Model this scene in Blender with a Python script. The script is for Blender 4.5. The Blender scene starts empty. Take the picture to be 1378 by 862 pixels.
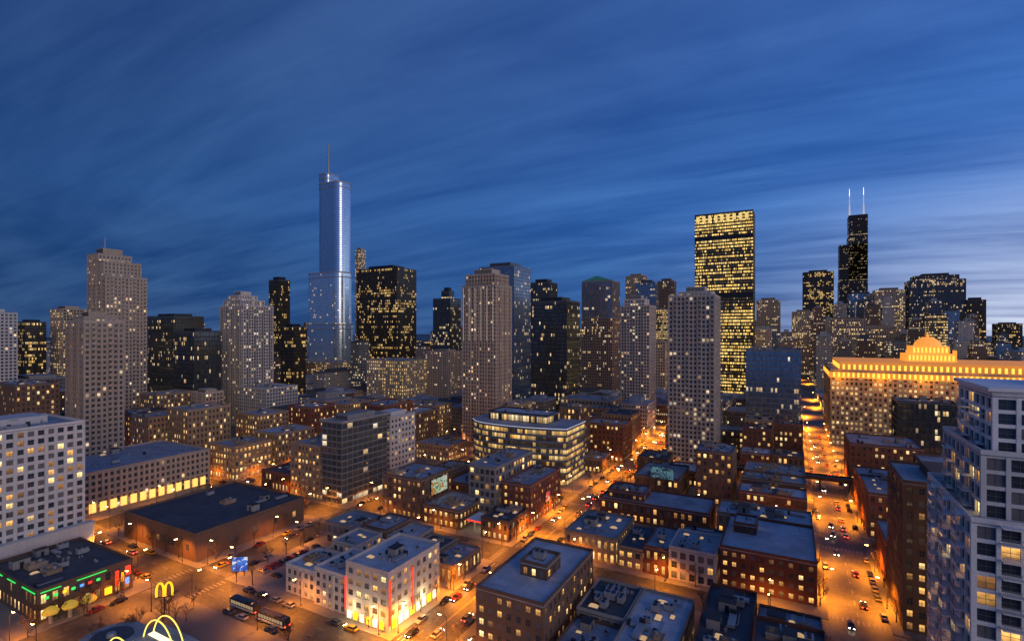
import bpy, math, random
from mathutils import Vector
random.seed(7)
sc=bpy.context.scene
col=sc.collection
H=88.0; FX=693.0; TH=math.atan(376/693.0); S_=math.sin(TH); C_=math.cos(TH); HOR=445.0
# world: +Y runs down the avenues, +X across them, metres
def ray(px):
    t=(px-689)/FX
    return (-S_+t*C_, C_+t*S_)
def proj(x,y,z):
    d=-x*S_+y*C_; l=x*C_+y*S_
    if d<1: d=1
    return 689+FX*l/d, HOR+(H-z)*FX/d, d
def plot(pl,pr,top,d,k=1.0):
    """footprint of a building seen between two bearings, near corner d metres away"""
    lo,hi=pl,pr
    right = pl>1062
    for _ in range(40):
        c=(lo+hi)/2
        r=ray(c); X=r[0]*d; Y=r[1]*d
        if not right:
            a=ray(pl); w=X-a[0]*Y/a[1]
            b=ray(pr)
            D=1e9 if b[0]>=-1e-4 else (b[1]*X/b[0]-Y)
            if D>k*w: lo=c
            else: hi=c
        else:
            a=ray(pr); w=a[0]*Y/a[1]-X
            b=ray(pl); D=b[1]*X/b[0]-Y
            if D>k*w: hi=c
            else: lo=c
    D=min(D,k*w*1.05)
    z=H+(HOR-top)/FX*d
    if not right: return (X-w,X,Y,Y+D,z)
    return (X,X+w,Y,Y+D,z)
# ---------------------------------------------------------------- materials
def N(nt,t,**kw):
    n=nt.nodes.new(t)
    for k,v in kw.items(): setattr(n,k,v)
    return n
def newmat(name):
    m=bpy.data.materials.new(name); m.use_nodes=True
    nt=m.node_tree; b=nt.nodes['Principled BSDF']; return m,nt,b
def mth(nt,op,a,b=None,c=None,clamp=False):
    n=nt.nodes.new('ShaderNodeMath'); n.operation=op; n.use_clamp=clamp
    for i,v in enumerate((a,b,c)):
        if v is None: continue
        if isinstance(v,(int,float)): n.inputs[i].default_value=v
        else: nt.links.new(v,n.inputs[i])
    return n.outputs[0]
def mixc(nt,f,a,b,mode='MIX'):
    n=nt.nodes.new('ShaderNodeMix'); n.data_type='RGBA'; n.blend_type=mode
    for i,v in ((0,f),(6,a),(7,b)):
        if isinstance(v,(int,float)): n.inputs[i].default_value=v
        elif isinstance(v,tuple): n.inputs[i].default_value=(v[0],v[1],v[2],1)
        else: nt.links.new(v,n.inputs[i])
    return n.outputs[2]
_mc={}
def plain(name,c,rough=.6,metal=0,emit=None,es=0):
    if name in _mc: return _mc[name]
    m,nt,b=newmat(name)
    tc=N(nt,'ShaderNodeTexCoord'); nz=N(nt,'ShaderNodeTexNoise'); nz.inputs['Scale'].default_value=1.3; nz.inputs['Detail'].default_value=5
    nt.links.new(tc.outputs['Object'],nz.inputs['Vector'])
    f=mth(nt,'MULTIPLY_ADD',nz.outputs[0],.5,.75)
    vm=N(nt,'ShaderNodeVectorMath',operation='SCALE'); vm.inputs[0].default_value=c; nt.links.new(f,vm.inputs['Scale'])
    nt.links.new(vm.outputs[0],b.inputs['Base Color'])
    b.inputs['Roughness'].default_value=rough; b.inputs['Metallic'].default_value=metal
    if emit:
        b.inputs['Emission Color'].default_value=(*emit,1); b.inputs['Emission Strength'].default_value=es
        try: m.cycles.emission_sampling='NONE'
        except: pass
    _mc[name]=m; return m
def wallmat(name,c,var=.25,streak=.25,rough=.85):
    if name in _mc: return _mc[name]
    m,nt,b=newmat(name); L=nt.links.new
    tc=N(nt,'ShaderNodeTexCoord'); oi=N(nt,'ShaderNodeObjectInfo')
    nz=N(nt,'ShaderNodeTexNoise'); nz.inputs['Scale'].default_value=.12; nz.inputs['Detail'].default_value=6; nz.inputs['Roughness'].default_value=.65
    L(tc.outputs['Object'],nz.inputs['Vector'])
    mp=N(nt,'ShaderNodeMapping'); mp.inputs['Scale'].default_value=(1.1,1.1,.05); L(tc.outputs['Object'],mp.inputs[0])
    n2=N(nt,'ShaderNodeTexNoise'); n2.inputs['Scale'].default_value=1; n2.inputs['Detail'].default_value=4; L(mp.outputs[0],n2.inputs['Vector'])
    n3=N(nt,'ShaderNodeTexNoise'); n3.inputs['Scale'].default_value=3.5; n3.inputs['Detail'].default_value=3; L(tc.outputs['Object'],n3.inputs['Vector'])
    f=mth(nt,'MULTIPLY_ADD',nz.outputs[0],var*2,1-var)
    f2=mth(nt,'MULTIPLY_ADD',n2.outputs[0],streak*2,1-streak)
    f3=mth(nt,'MULTIPLY_ADD',n3.outputs[0],.5,.75)
    f=mth(nt,'MULTIPLY',mth(nt,'MULTIPLY',f,f2),f3)
    f=mth(nt,'MULTIPLY',f,mth(nt,'MULTIPLY_ADD',oi.outputs['Random'],.35,.82))
    vm=N(nt,'ShaderNodeVectorMath',operation='SCALE'); vm.inputs[0].default_value=c; L(f,vm.inputs['Scale'])
    L(vm.outputs[0],b.inputs['Base Color']); b.inputs['Roughness'].default_value=rough
    _mc[name]=m; return m
def roofmat(name,c1,c2):
    m,nt,b=newmat(name); L=nt.links.new
    tc=N(nt,'ShaderNodeTexCoord'); oi=N(nt,'ShaderNodeObjectInfo')
    ad=N(nt,'ShaderNodeVectorMath',operation='ADD'); L(tc.outputs['Object'],ad.inputs[0]); L(mth(nt,'MULTIPLY',oi.outputs['Random'],300),ad.inputs[1])
    nz=N(nt,'ShaderNodeTexNoise'); nz.inputs['Scale'].default_value=.16; nz.inputs['Detail'].default_value=8; nz.inputs['Roughness'].default_value=.7; L(ad.outputs[0],nz.inputs['Vector'])
    v=N(nt,'ShaderNodeTexVoronoi'); v.inputs['Scale'].default_value=.13; v.distance='CHEBYCHEV'; L(ad.outputs[0],v.inputs['Vector'])
    br=N(nt,'ShaderNodeTexBrick'); br.inputs['Scale'].default_value=.25; br.inputs['Mortar Size'].default_value=.012; br.inputs['Color1'].default_value=(1,1,1,1); br.inputs['Color2'].default_value=(.86,.86,.86,1); br.inputs['Mortar'].default_value=(.55,.55,.55,1); L(tc.outputs['Object'],br.inputs['Vector'])
    sv=N(nt,'ShaderNodeSeparateColor'); L(v.outputs['Color'],sv.inputs[0])
    f=mth(nt,'MULTIPLY_ADD',nz.outputs[0],2.2,-.6,clamp=True)
    f=mth(nt,'MULTIPLY_ADD',sv.outputs[0],.35,mth(nt,'MULTIPLY',f,.7),clamp=True)
    c=mixc(nt,f,c1,c2); c=mixc(nt,1.0,c,br.outputs[0],'MULTIPLY')
    L(c,b.inputs['Base Color']); b.inputs['Roughness'].default_value=.7
    _mc[name]=m; return m
def glass(name,p=.2,S=1.2,warm=(1,.62,.25),cool=(1,.85,.6),base=(.02,.025,.03),metal=0,rough=.12,frame=None,wu=1,wv=1,rb=.4,fmetal=0,sub=1,amp=3.4,grp=.0,vary=1.5):
    if name in _mc: return _mc[name]
    m,nt,b=newmat(name); L=nt.links.new
    uv=N(nt,'ShaderNodeUVMap'); sp=N(nt,'ShaderNodeSeparateXYZ'); L(uv.outputs[0],sp.inputs[0])
    oi=N(nt,'ShaderNodeObjectInfo'); seed=mth(nt,'MULTIPLY',oi.outputs['Random'],97.3)
    u,v=sp.outputs[0],sp.outputs[1]
    if sub!=1: u=mth(nt,'MULTIPLY',u,sub)
    cu=mth(nt,'FLOOR',u); cv=mth(nt,'FLOOR',v); fu=mth(nt,'FRACT',u); fv=mth(nt,'FRACT',v)
    cb=N(nt,'ShaderNodeCombineXYZ'); L(cu,cb.inputs[0]); L(cv,cb.inputs[1]); L(seed,cb.inputs[2])
    wn=N(nt,'ShaderNodeTexWhiteNoise',noise_dimensions='3D'); L(cb.outputs[0],wn.inputs['Vector'])
    sc3=N(nt,'ShaderNodeSeparateColor'); L(wn.outputs['Color'],sc3.inputs[0])
    cg=N(nt,'ShaderNodeCombineXYZ'); L(mth(nt,'FLOOR',mth(nt,'MULTIPLY',mth(nt,'ADD',cu,mth(nt,'MULTIPLY',cv,1.7)),.29)),cg.inputs[0]); L(cv,cg.inputs[1]); L(seed,cg.inputs[2])
    wg=N(nt,'ShaderNodeTexWhiteNoise',noise_dimensions='3D'); L(cg.outputs[0],wg.inputs['Vector'])
    rr=mth(nt,'ADD',mth(nt,'MULTIPLY',wn.outputs['Value'],1-grp),mth(nt,'MULTIPLY',wg.outputs['Value'],grp))
    cr=N(nt,'ShaderNodeCombineXYZ'); L(cv,cr.inputs[0]); L(seed,cr.inputs[1])
    wr=N(nt,'ShaderNodeTexWhiteNoise',noise_dimensions='2D'); L(cr.outputs[0],wr.inputs['Vector'])
    nz=N(nt,'ShaderNodeTexNoise'); nz.inputs['Scale'].default_value=.16; nz.inputs['Detail'].default_value=1; L(cb.outputs[0],nz.inputs['Vector'])
    patch=mth(nt,'MULTIPLY_ADD',nz.outputs[0],amp,1-amp/2)
    row=mth(nt,'MULTIPLY_ADD',wr.outputs[0],2*rb,1-rb)
    thr=mth(nt,'MULTIPLY',mth(nt,'MULTIPLY',patch,row),p)
    thr=mth(nt,'MULTIPLY',thr,mth(nt,'MULTIPLY_ADD',mth(nt,'LESS_THAN',cv,.5),2.0,1.0))
    lit=mth(nt,'LESS_THAN',rr,thr)
    g=mth(nt,'POWER',sc3.outputs[1],1.8)
    st=mth(nt,'MULTIPLY_ADD',g,.75*S,.25*S)
    st=mth(nt,'MULTIPLY',st,mth(nt,'ADD',lit,p*.06))
    st=mth(nt,'MULTIPLY',st,mth(nt,'MULTIPLY_ADD',fv,.9,.45))
    n4=N(nt,'ShaderNodeTexNoise'); n4.inputs['Scale'].default_value=2.7; n4.inputs['Detail'].default_value=3; L(uv.outputs[0],n4.inputs['Vector'])
    st=mth(nt,'MULTIPLY',st,mth(nt,'MULTIPLY_ADD',n4.outputs[0],1.6,.2))
    bc=mixc(nt,sc3.outputs[0],base,(base[0]*vary+.004,base[1]*vary+.004,base[2]*vary+.005))
    if frame:
        a1=mth(nt,'LESS_THAN',mth(nt,'ABSOLUTE',mth(nt,'SUBTRACT',fu,.5)),wu/2)
        a2=mth(nt,'LESS_THAN',mth(nt,'ABSOLUTE',mth(nt,'SUBTRACT',fv,.5)),wv/2)
        mk=mth(nt,'MULTIPLY',a1,a2)
        fn=N(nt,'ShaderNodeTexNoise'); fn.inputs['Scale'].default_value=.3; fn.inputs['Detail'].default_value=4; L(uv.outputs[0],fn.inputs['Vector'])
        fv2=N(nt,'ShaderNodeVectorMath',operation='SCALE'); fv2.inputs[0].default_value=frame
        L(mth(nt,'MULTIPLY',mth(nt,'MULTIPLY_ADD',fn.outputs[0],.6,.7),mth(nt,'MULTIPLY_ADD',oi.outputs['Random'],.7,.6)),fv2.inputs['Scale'])
        bc=mixc(nt,mk,fv2.outputs[0],bc)
        st=mth(nt,'MULTIPLY',st,mk)
        L(mth(nt,'MULTIPLY_ADD',mk,rough-.7,.7),b.inputs['Roughness'])
        L(mth(nt,'MULTIPLY_ADD',mk,metal-fmetal,fmetal),b.inputs['Metallic'])
    else:
        b.inputs['Roughness'].default_value=rough; b.inputs['Metallic'].default_value=metal
    L(bc,b.inputs['Base Color'])
    L(mixc(nt,sc3.outputs[2],warm,cool),b.inputs['Emission Color']); L(st,b.inputs['Emission Strength'])
    try: m.cycles.emission_sampling='NONE'
    except: pass
    _mc[name]=m; return m
# ---------------------------------------------------------------- mesh builder
class MB:
    def __init__(s): s.V=[];s.F=[];s.M=[];s.U=[]
    def quad(s,pts,mi=0,uv=None):
        n=len(s.V); s.V+=pts; s.F.append(tuple(range(n,n+len(pts)))); s.M.append(mi)
        s.U+= uv if uv else [(p[0]+p[1],p[2]) for p in pts]
    def box(s,x0,x1,y0,y1,z0,z1,mi=0,bw=1,fh=1,top=True,tmi=None,off=0):
        if x0>x1:x0,x1=x1,x0
        if y0>y1:y0,y1=y1,y0
        w=(x1-x0);d=(y1-y0);h=(z1-z0)
        nx=max(1,round(w/bw)); ny=max(1,round(d/bw)); nf=h/fh
        if fh!=1: nf=max(1,round(nf))
        for k,(a,b,n) in enumerate((((x0,y0),(x1,y0),nx),((x1,y0),(x1,y1),ny),((x1,y1),(x0,y1),nx),((x0,y1),(x0,y0),ny))):
            o=off+k*64
            s.quad([(a[0],a[1],z0),(b[0],b[1],z0),(b[0],b[1],z1),(a[0],a[1],z1)],mi,[(o,0),(o+n,0),(o+n,nf),(o,nf)])
        if top:
            t=mi if tmi is None else tmi
            s.quad([(x0,y0,z1),(x1,y0,z1),(x1,y1,z1),(x0,y1,z1)],t,[(0,0),(w,0),(w,d),(0,d)])
            s.quad([(x0,y1,z0),(x1,y1,z0),(x1,y0,z0),(x0,y0,z0)],t,[(0,0),(w,0),(w,d),(0,d)])
    def prism(s,poly,z0,z1,mi=0,bw=1,fh=1,tmi=None,scale=1.0,c=(0,0)):
        n=len(poly);u=0
        nf=max(1,round((z1-z0)/fh)) if fh!=1 else z1-z0
        up=[(c[0]+(p[0]-c[0])*scale,c[1]+(p[1]-c[1])*scale) for p in poly]
        for i in range(n):
            a=poly[i];b=poly[(i+1)%n];a2=up[i];b2=up[(i+1)%n]
            l=math.hypot(b[0]-a[0],b[1]-a[1])/bw
            s.quad([(a[0],a[1],z0),(b[0],b[1],z0),(b2[0],b2[1],z1),(a2[0],a2[1],z1)],mi,[(u,0),(u+l,0),(u+l,nf),(u,nf)]); u+=l
        s.quad([(p[0],p[1],z1) for p in up],mi if tmi is None else tmi)
        s.quad([(p[0],p[1],z0) for p in reversed(poly)],mi if tmi is None else tmi)
    def cyl(s,x,y,z0,z1,r0,r1=None,n=8,mi=0):
        r1=r0 if r1 is None else r1
        P=[(x+r0*math.cos(2*math.pi*i/n),y+r0*math.sin(2*math.pi*i/n)) for i in range(n)]
        s.prism(P,z0,z1,mi,scale=(r1/r0),c=(x,y))
    def tube(s,a,b,r0,r1,n=5,mi=0):
        a=Vector(a);b=Vector(b);d=(b-a)
        if d.length<1e-5:return
        d.normalize(); t=d.orthogonal().normalized(); w=d.cross(t)
        A=[a+(t*math.cos(2*math.pi*i/n)+w*math.sin(2*math.pi*i/n))*r0 for i in range(n)]
        B=[b+(t*math.cos(2*math.pi*i/n)+w*math.sin(2*math.pi*i/n))*r1 for i in range(n)]
        for i in range(n):
            j=(i+1)%n; s.quad([tuple(A[i]),tuple(A[j]),tuple(B[j]),tuple(B[i])],mi)
        s.quad([tuple(p) for p in B],mi); s.quad([tuple(p) for p in reversed(A)],mi)
    def mesh(s,name,mats):
        me=bpy.data.meshes.new(name); me.from_pydata(s.V,[],s.F)
        for m in mats: me.materials.append(m)
        if s.M: me.polygons.foreach_set('material_index',s.M)
        uvl=me.uv_layers.new(name='UVMap')
        uvl.data.foreach_set('uv',[c for p in s.U for c in p])
        me.update(); return me
def obj(name,me,parent=None,loc=(0,0,0),rot=0,**kw):
    o=bpy.data.objects.new(name,me); col.objects.link(o)
    o.location=loc; o.rotation_euler=(0,0,rot)
    if parent: o.parent=parent
    for k,v in kw.items(): o[k]=v
    return o
def thing(name,label,cat,loc,me=None,rot=0,**kw):
    if len(label.split())<4: label+=' among downtown blocks'
    return obj(name,me,None,loc,rot,label=label,category=cat,**kw)
# ---------------------------------------------------------------- styles
ROOF=roofmat('roof_membrane',(.17,.19,.22),(.44,.47,.51))
ROOFD=roofmat('roof_tar',(.04,.045,.052),(.11,.115,.13))
ROOFL=roofmat('roof_pale',(.28,.32,.36),(.66,.69,.73))
METAL=plain('galvanised_metal',(.36,.37,.38),.5,.3)
DARKM=plain('dark_metal',(.03,.03,.035),.5,.3)
WHITE=plain('white_paint',(.75,.75,.75),.5)
W=dict(
 beige=wallmat('wall_beige_stone',(.48,.37,.27)), pale=wallmat('wall_pale_concrete',(.54,.48,.41),.15,.2),
 white=wallmat('wall_white_concrete',(.56,.53,.49),.12,.15), pearl=wallmat('wall_pearl_panel',(.78,.76,.73),.1,.1), grey=wallmat('wall_grey_concrete',(.27,.26,.24)),
 brick=wallmat('wall_red_brick',(.19,.065,.035),.3,.2), brown=wallmat('wall_brown_brick',(.16,.095,.06),.3,.2),
 tan=wallmat('wall_tan_brick',(.33,.22,.13),.3,.2), dark=wallmat('wall_dark_panel',(.035,.037,.04),.2,.1,.5),
 black=wallmat('wall_black_steel',(.012,.012,.014),.2,.1,.45), blueg=wallmat('wall_blue_grey_panel',(.12,.15,.19),.2,.1,.5),
 rose=wallmat('wall_rose_granite',(.24,.16,.12)), gold=wallmat('wall_limestone',(.42,.34,.24),.2,.2))
G=dict(
 res=glass('window_residential',.15,1.4,grp=.2,base=(.035,.045,.06)), resd=glass('window_residential_dim',.12,1.1,base=(.04,.05,.065)),
 off=glass('window_office',.30,1.3,(1,.6,.2),(1,.8,.45),rb=.8,sub=2,grp=.4), offl=glass('window_office_bright',.62,1.8,(1,.56,.08),(1,.74,.26),rb=.6,amp=1.8,grp=.45,sub=3),
 blue=glass('glass_blue',.15,1.0,base=(.16,.23,.31),metal=.75,rough=.12,rb=.8,sub=2,grp=.5),
 silver=glass('glass_silver_blue',.02,.6,base=(.52,.66,.80),metal=.9,rough=.18,frame=(.42,.53,.66),wu=.92,wv=.78,fmetal=.7,grp=.5,vary=1.08),
 silverl=glass('glass_silver_blue_low',.10,.9,base=(.60,.74,.86),metal=.85,rough=.2,frame=(.50,.60,.70),wu=.92,wv=.78,fmetal=.6,grp=.5,vary=1.08),
 dk=glass('glass_dark',.18,1.2,(1,.6,.2),(1,.8,.5),base=(.045,.06,.075),metal=.6,rough=.1,rb=.8,sub=2,grp=.5),
 ibm=glass('glass_bronze',.27,1.2,(1,.55,.12),(1,.72,.3),base=(.012,.012,.014),metal=0,rough=.2,rb=.8,grp=.5),
 shop=glass('window_brick_building',.28,1.5,(1,.5,.12),(1,.75,.35)),
 band=glass('window_band_office',.60,1.2,(1,.50,.09),(1,.72,.3),rb=.6,amp=1.8,grp=.5,base=(.05,.065,.08),metal=.4),
 mart=glass('window_limestone_block',.50,1.2,(1,.55,.16),(1,.75,.35),rb=.4))
def FG(name,fr,wu,wv,p,S=1.2,**k): return glass(name,p,S,frame=fr,wu=wu,wv=wv,grp=.45,**k)
FAR=[('stone_facade',FG('facade_stone',(.37,.29,.22),.5,.5,.25,1.4),1.9,3.6),
     ('white_facade',FG('facade_white',(.50,.46,.41),.55,.5,.18,1.4),1.8,3.3),
     ('grey_facade',FG('facade_grey',(.18,.18,.17),.7,.55,.28,1.3),1.8,3.6),
     ('brown_facade',FG('facade_brown',(.18,.10,.06),.5,.5,.28,1.5),1.9,3.5),
     ('dark_glass',FG('facade_dark_glass',(.02,.022,.026),.85,.7,.26,1.3,base=(.07,.09,.12),metal=.6,rb=.8),1.6,3.8),
     ('blue_glass',FG('facade_blue_glass',(.08,.11,.15),.88,.7,.18,1.2,base=(.20,.29,.37),metal=.75,rough=.15,rb=.8),1.6,3.8),
     ('lit_facade',FG('facade_lit',(.10,.09,.08),.8,.55,.6,1.3,warm=(1,.58,.17),cool=(1,.75,.35),rb=.7),1.6,3.8)]
# style: wall, glass, bay, floor, pier, spandrel, depth
ST=dict(
 res_pale=('pale','res',2.8,3.1,1.0,1.2,.35), res_white=('white','res',2.9,3.05,1.05,1.2,.35), res_beige=('beige','res',2.6,3.0,1.1,1.25,.4),
 tower_white=('pearl','res',3.4,3.05,.7,.7,.5),
 conc=('pale','resd',2.6,3.0,.85,1.0,.5), grey=('grey','res',3.0,3.3,.8,1.2,.35),
 brick=('brick','shop',2.8,3.6,1.5,1.7,.25), brown=('brown','shop',2.8,3.7,1.4,1.7,.25), tan=('tan','shop',2.6,3.6,1.3,1.6,.25),
 black=('black','ibm',1.6,4.0,.22,1.1,.25), darkg=('dark','dk',2.6,3.9,.25,.9,.2), blueg=('blueg','blue',2.8,3.9,.25,.8,.15),
 lit=('black','offl',3.0,4.1,.22,1.9,.2), offb=('beige','off',3.4,3.8,1.0,1.3,.35),
 blank=('brown','shop',9.5,9.7,8.0,8.0,.25),
 rose=('rose','dk',2.8,3.8,.7,1.0,.3), roseb=('rose','blue',2.8,3.8,.35,.6,.25), balc=('grey','res',3.6,3.2,.25,.55,1.2), stone=('gold','mart',3.0,3.9,1.4,1.7,.4), white_off=('white','shop',3.1,3.2,1.3,1.6,.35))
FOOT=[]; SKY=[]
UNITM=[]
def make_units():
    lit=plain('skylight_glow',(.3,.3,.3),.3,0,(1,.6,.2),.5)
    for k in range(7):
        b=MB()
        if k==0:
            b.box(-1.6,1.6,-1,1,.35,2.0); b.box(-1.7,1.7,-1.1,1.1,2.0,2.12)
            for x in(-.8,.8): b.cyl(x,0,2.12,2.35,.6,n=10,mi=1)
            for x in(-1.3,1.3): b.box(x-.15,x+.15,-.9,.9,0,.35,1)
        elif k==1:
            b.box(-2.2,2.2,-1.7,1.7,0,2.8); b.box(-2.35,2.35,-1.85,1.85,2.8,3.0,1); b.box(-.5,.5,-1.76,-1.7,0.05,2.1,1)
        elif k==2:
            b.cyl(0,0,0,1.1,.35,n=8); b.cyl(0,0,1.1,1.5,.5,.25,n=8,mi=1); b.box(.8,1.6,-.4,.4,0,.7)
        elif k==3:
            b.box(-.9,.9,-3,3,.3,1.1); b.box(-.7,.7,3,3.9,.3,1.9,1); b.box(-.6,.6,-2.6,-2.4,0,.3,1); b.box(-.6,.6,2.4,2.6,0,.3,1)
        elif k==4:
            b.box(-1.4,1.4,-.9,.9,0,.3); b.prism([(-1.3,-.8),(1.3,-.8),(1.3,.8),(-1.3,.8)],.3,.8,1,scale=.5)
        elif k==5:
            b.box(-.15,.15,-4,4,.3,.6); b.box(-2,.15,-4.3,-4,.3,.6); b.box(-2.6,-1.8,-4.8,-3.6,0,1.3,1)
        else:
            b.box(-3,3,-2.4,2.4,0,1.6); b.box(-3.1,3.1,-2.5,-2.3,1.6,1.9,1); b.box(-2,-.5,-1.2,.6,1.6,2.6); b.cyl(1.5,.5,1.6,2.4,.6,mi=1)
        mats={1:[W['grey'],DARKM],6:[W['tan'],METAL],4:[METAL,lit]}.get(k,[METAL,DARKM])
        UNITM.append(b.mesh('rooftop_unit',mats))
make_units()
PANES={}
def pane_mesh(w,h,k):
    key=(round(w,1),round(h,1),k)
    if key in PANES: return PANES[key]
    b=MB(); w2=w/2;fr=.07
    b.quad([(-w2,0,0),(w2,0,0),(w2,0,h),(-w2,0,h)],0,[(0,0),(1,0),(1,1),(0,1)])
    for(x0,x1,z0,z1) in((-w2,-w2+fr,0,h),(w2-fr,w2,0,h),(-w2+fr,w2-fr,0,fr),(-w2+fr,w2-fr,h-fr,h),(-fr/2,fr/2,fr,h-fr),(-w2+fr,-fr/2,h*.45,h*.45+fr),(fr/2,w2-fr,h*.45,h*.45+fr)):
        b.box(x0,x1,-.06,-.01,z0,z1,1)
    PANES[key]=b.mesh('window',[PMAT[k],FRM]); return PANES[key]
def curt(name,c,s):
    m,nt,b=newmat(name); L=nt.links.new
    uv=N(nt,'ShaderNodeUVMap'); sp=N(nt,'ShaderNodeSeparateXYZ'); L(uv.outputs[0],sp.inputs[0])
    oi=N(nt,'ShaderNodeObjectInfo')
    n=N(nt,'ShaderNodeTexNoise',noise_dimensions='4D'); n.inputs['Scale'].default_value=2.2; n.inputs['Detail'].default_value=3; L(uv.outputs[0],n.inputs['Vector']); L(mth(nt,'MULTIPLY',oi.outputs['Random'],50),n.inputs['W'])
    f=mth(nt,'MULTIPLY',mth(nt,'MULTIPLY_ADD',n.outputs[0],1.8,.0),mth(nt,'MULTIPLY_ADD',sp.outputs[1],.9,.4))
    f=mth(nt,'MULTIPLY',f,mth(nt,'MULTIPLY_ADD',oi.outputs['Random'],.9,.5))
    L(mth(nt,'MULTIPLY',f,s),b.inputs['Emission Strength']); b.inputs['Emission Color'].default_value=(*c,1)
    b.inputs['Base Color'].default_value=(.03,.03,.035,1); b.inputs['Roughness'].default_value=.12
    try: m.cycles.emission_sampling='NONE'
    except: pass
    return m
PMAT=[plain('pane_dark',(.04,.05,.065),.08),plain('pane_blind',(.17,.16,.16),.3),curt('pane_warm',(1,.50,.13),1.2),curt('pane_bright',(1,.68,.27),1.8),curt('pane_dim',(1,.45,.14),.35)]
FRM=plain('window_frame',(.13,.13,.13),.5)
def pick(p):
    r=random.random()
    if r<p*.5: return 2
    if r<p*.75: return 3
    if r<p*1.3: return 4
    return 1 if random.random()<.4 else 0
def parapet(e,x0,x1,y0,y1,z,mat,h=.9,t=.3,ov=0.0):
    b=MB(); x0-=ov;x1+=ov;y0-=ov;y1+=ov
    b.box(x0,x1,y0,y0+t,z,z+h); b.box(x0,x1,y1-t,y1,z,z+h); b.box(x0,x0+t,y0+t+.003,y1-t-.003,z,z+h-.003); b.box(x1-t,x1,y0+t+.003,y1-t-.003,z,z+h-.003)
    obj('parapet',b.mesh('parapet',[mat]),e)
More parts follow.
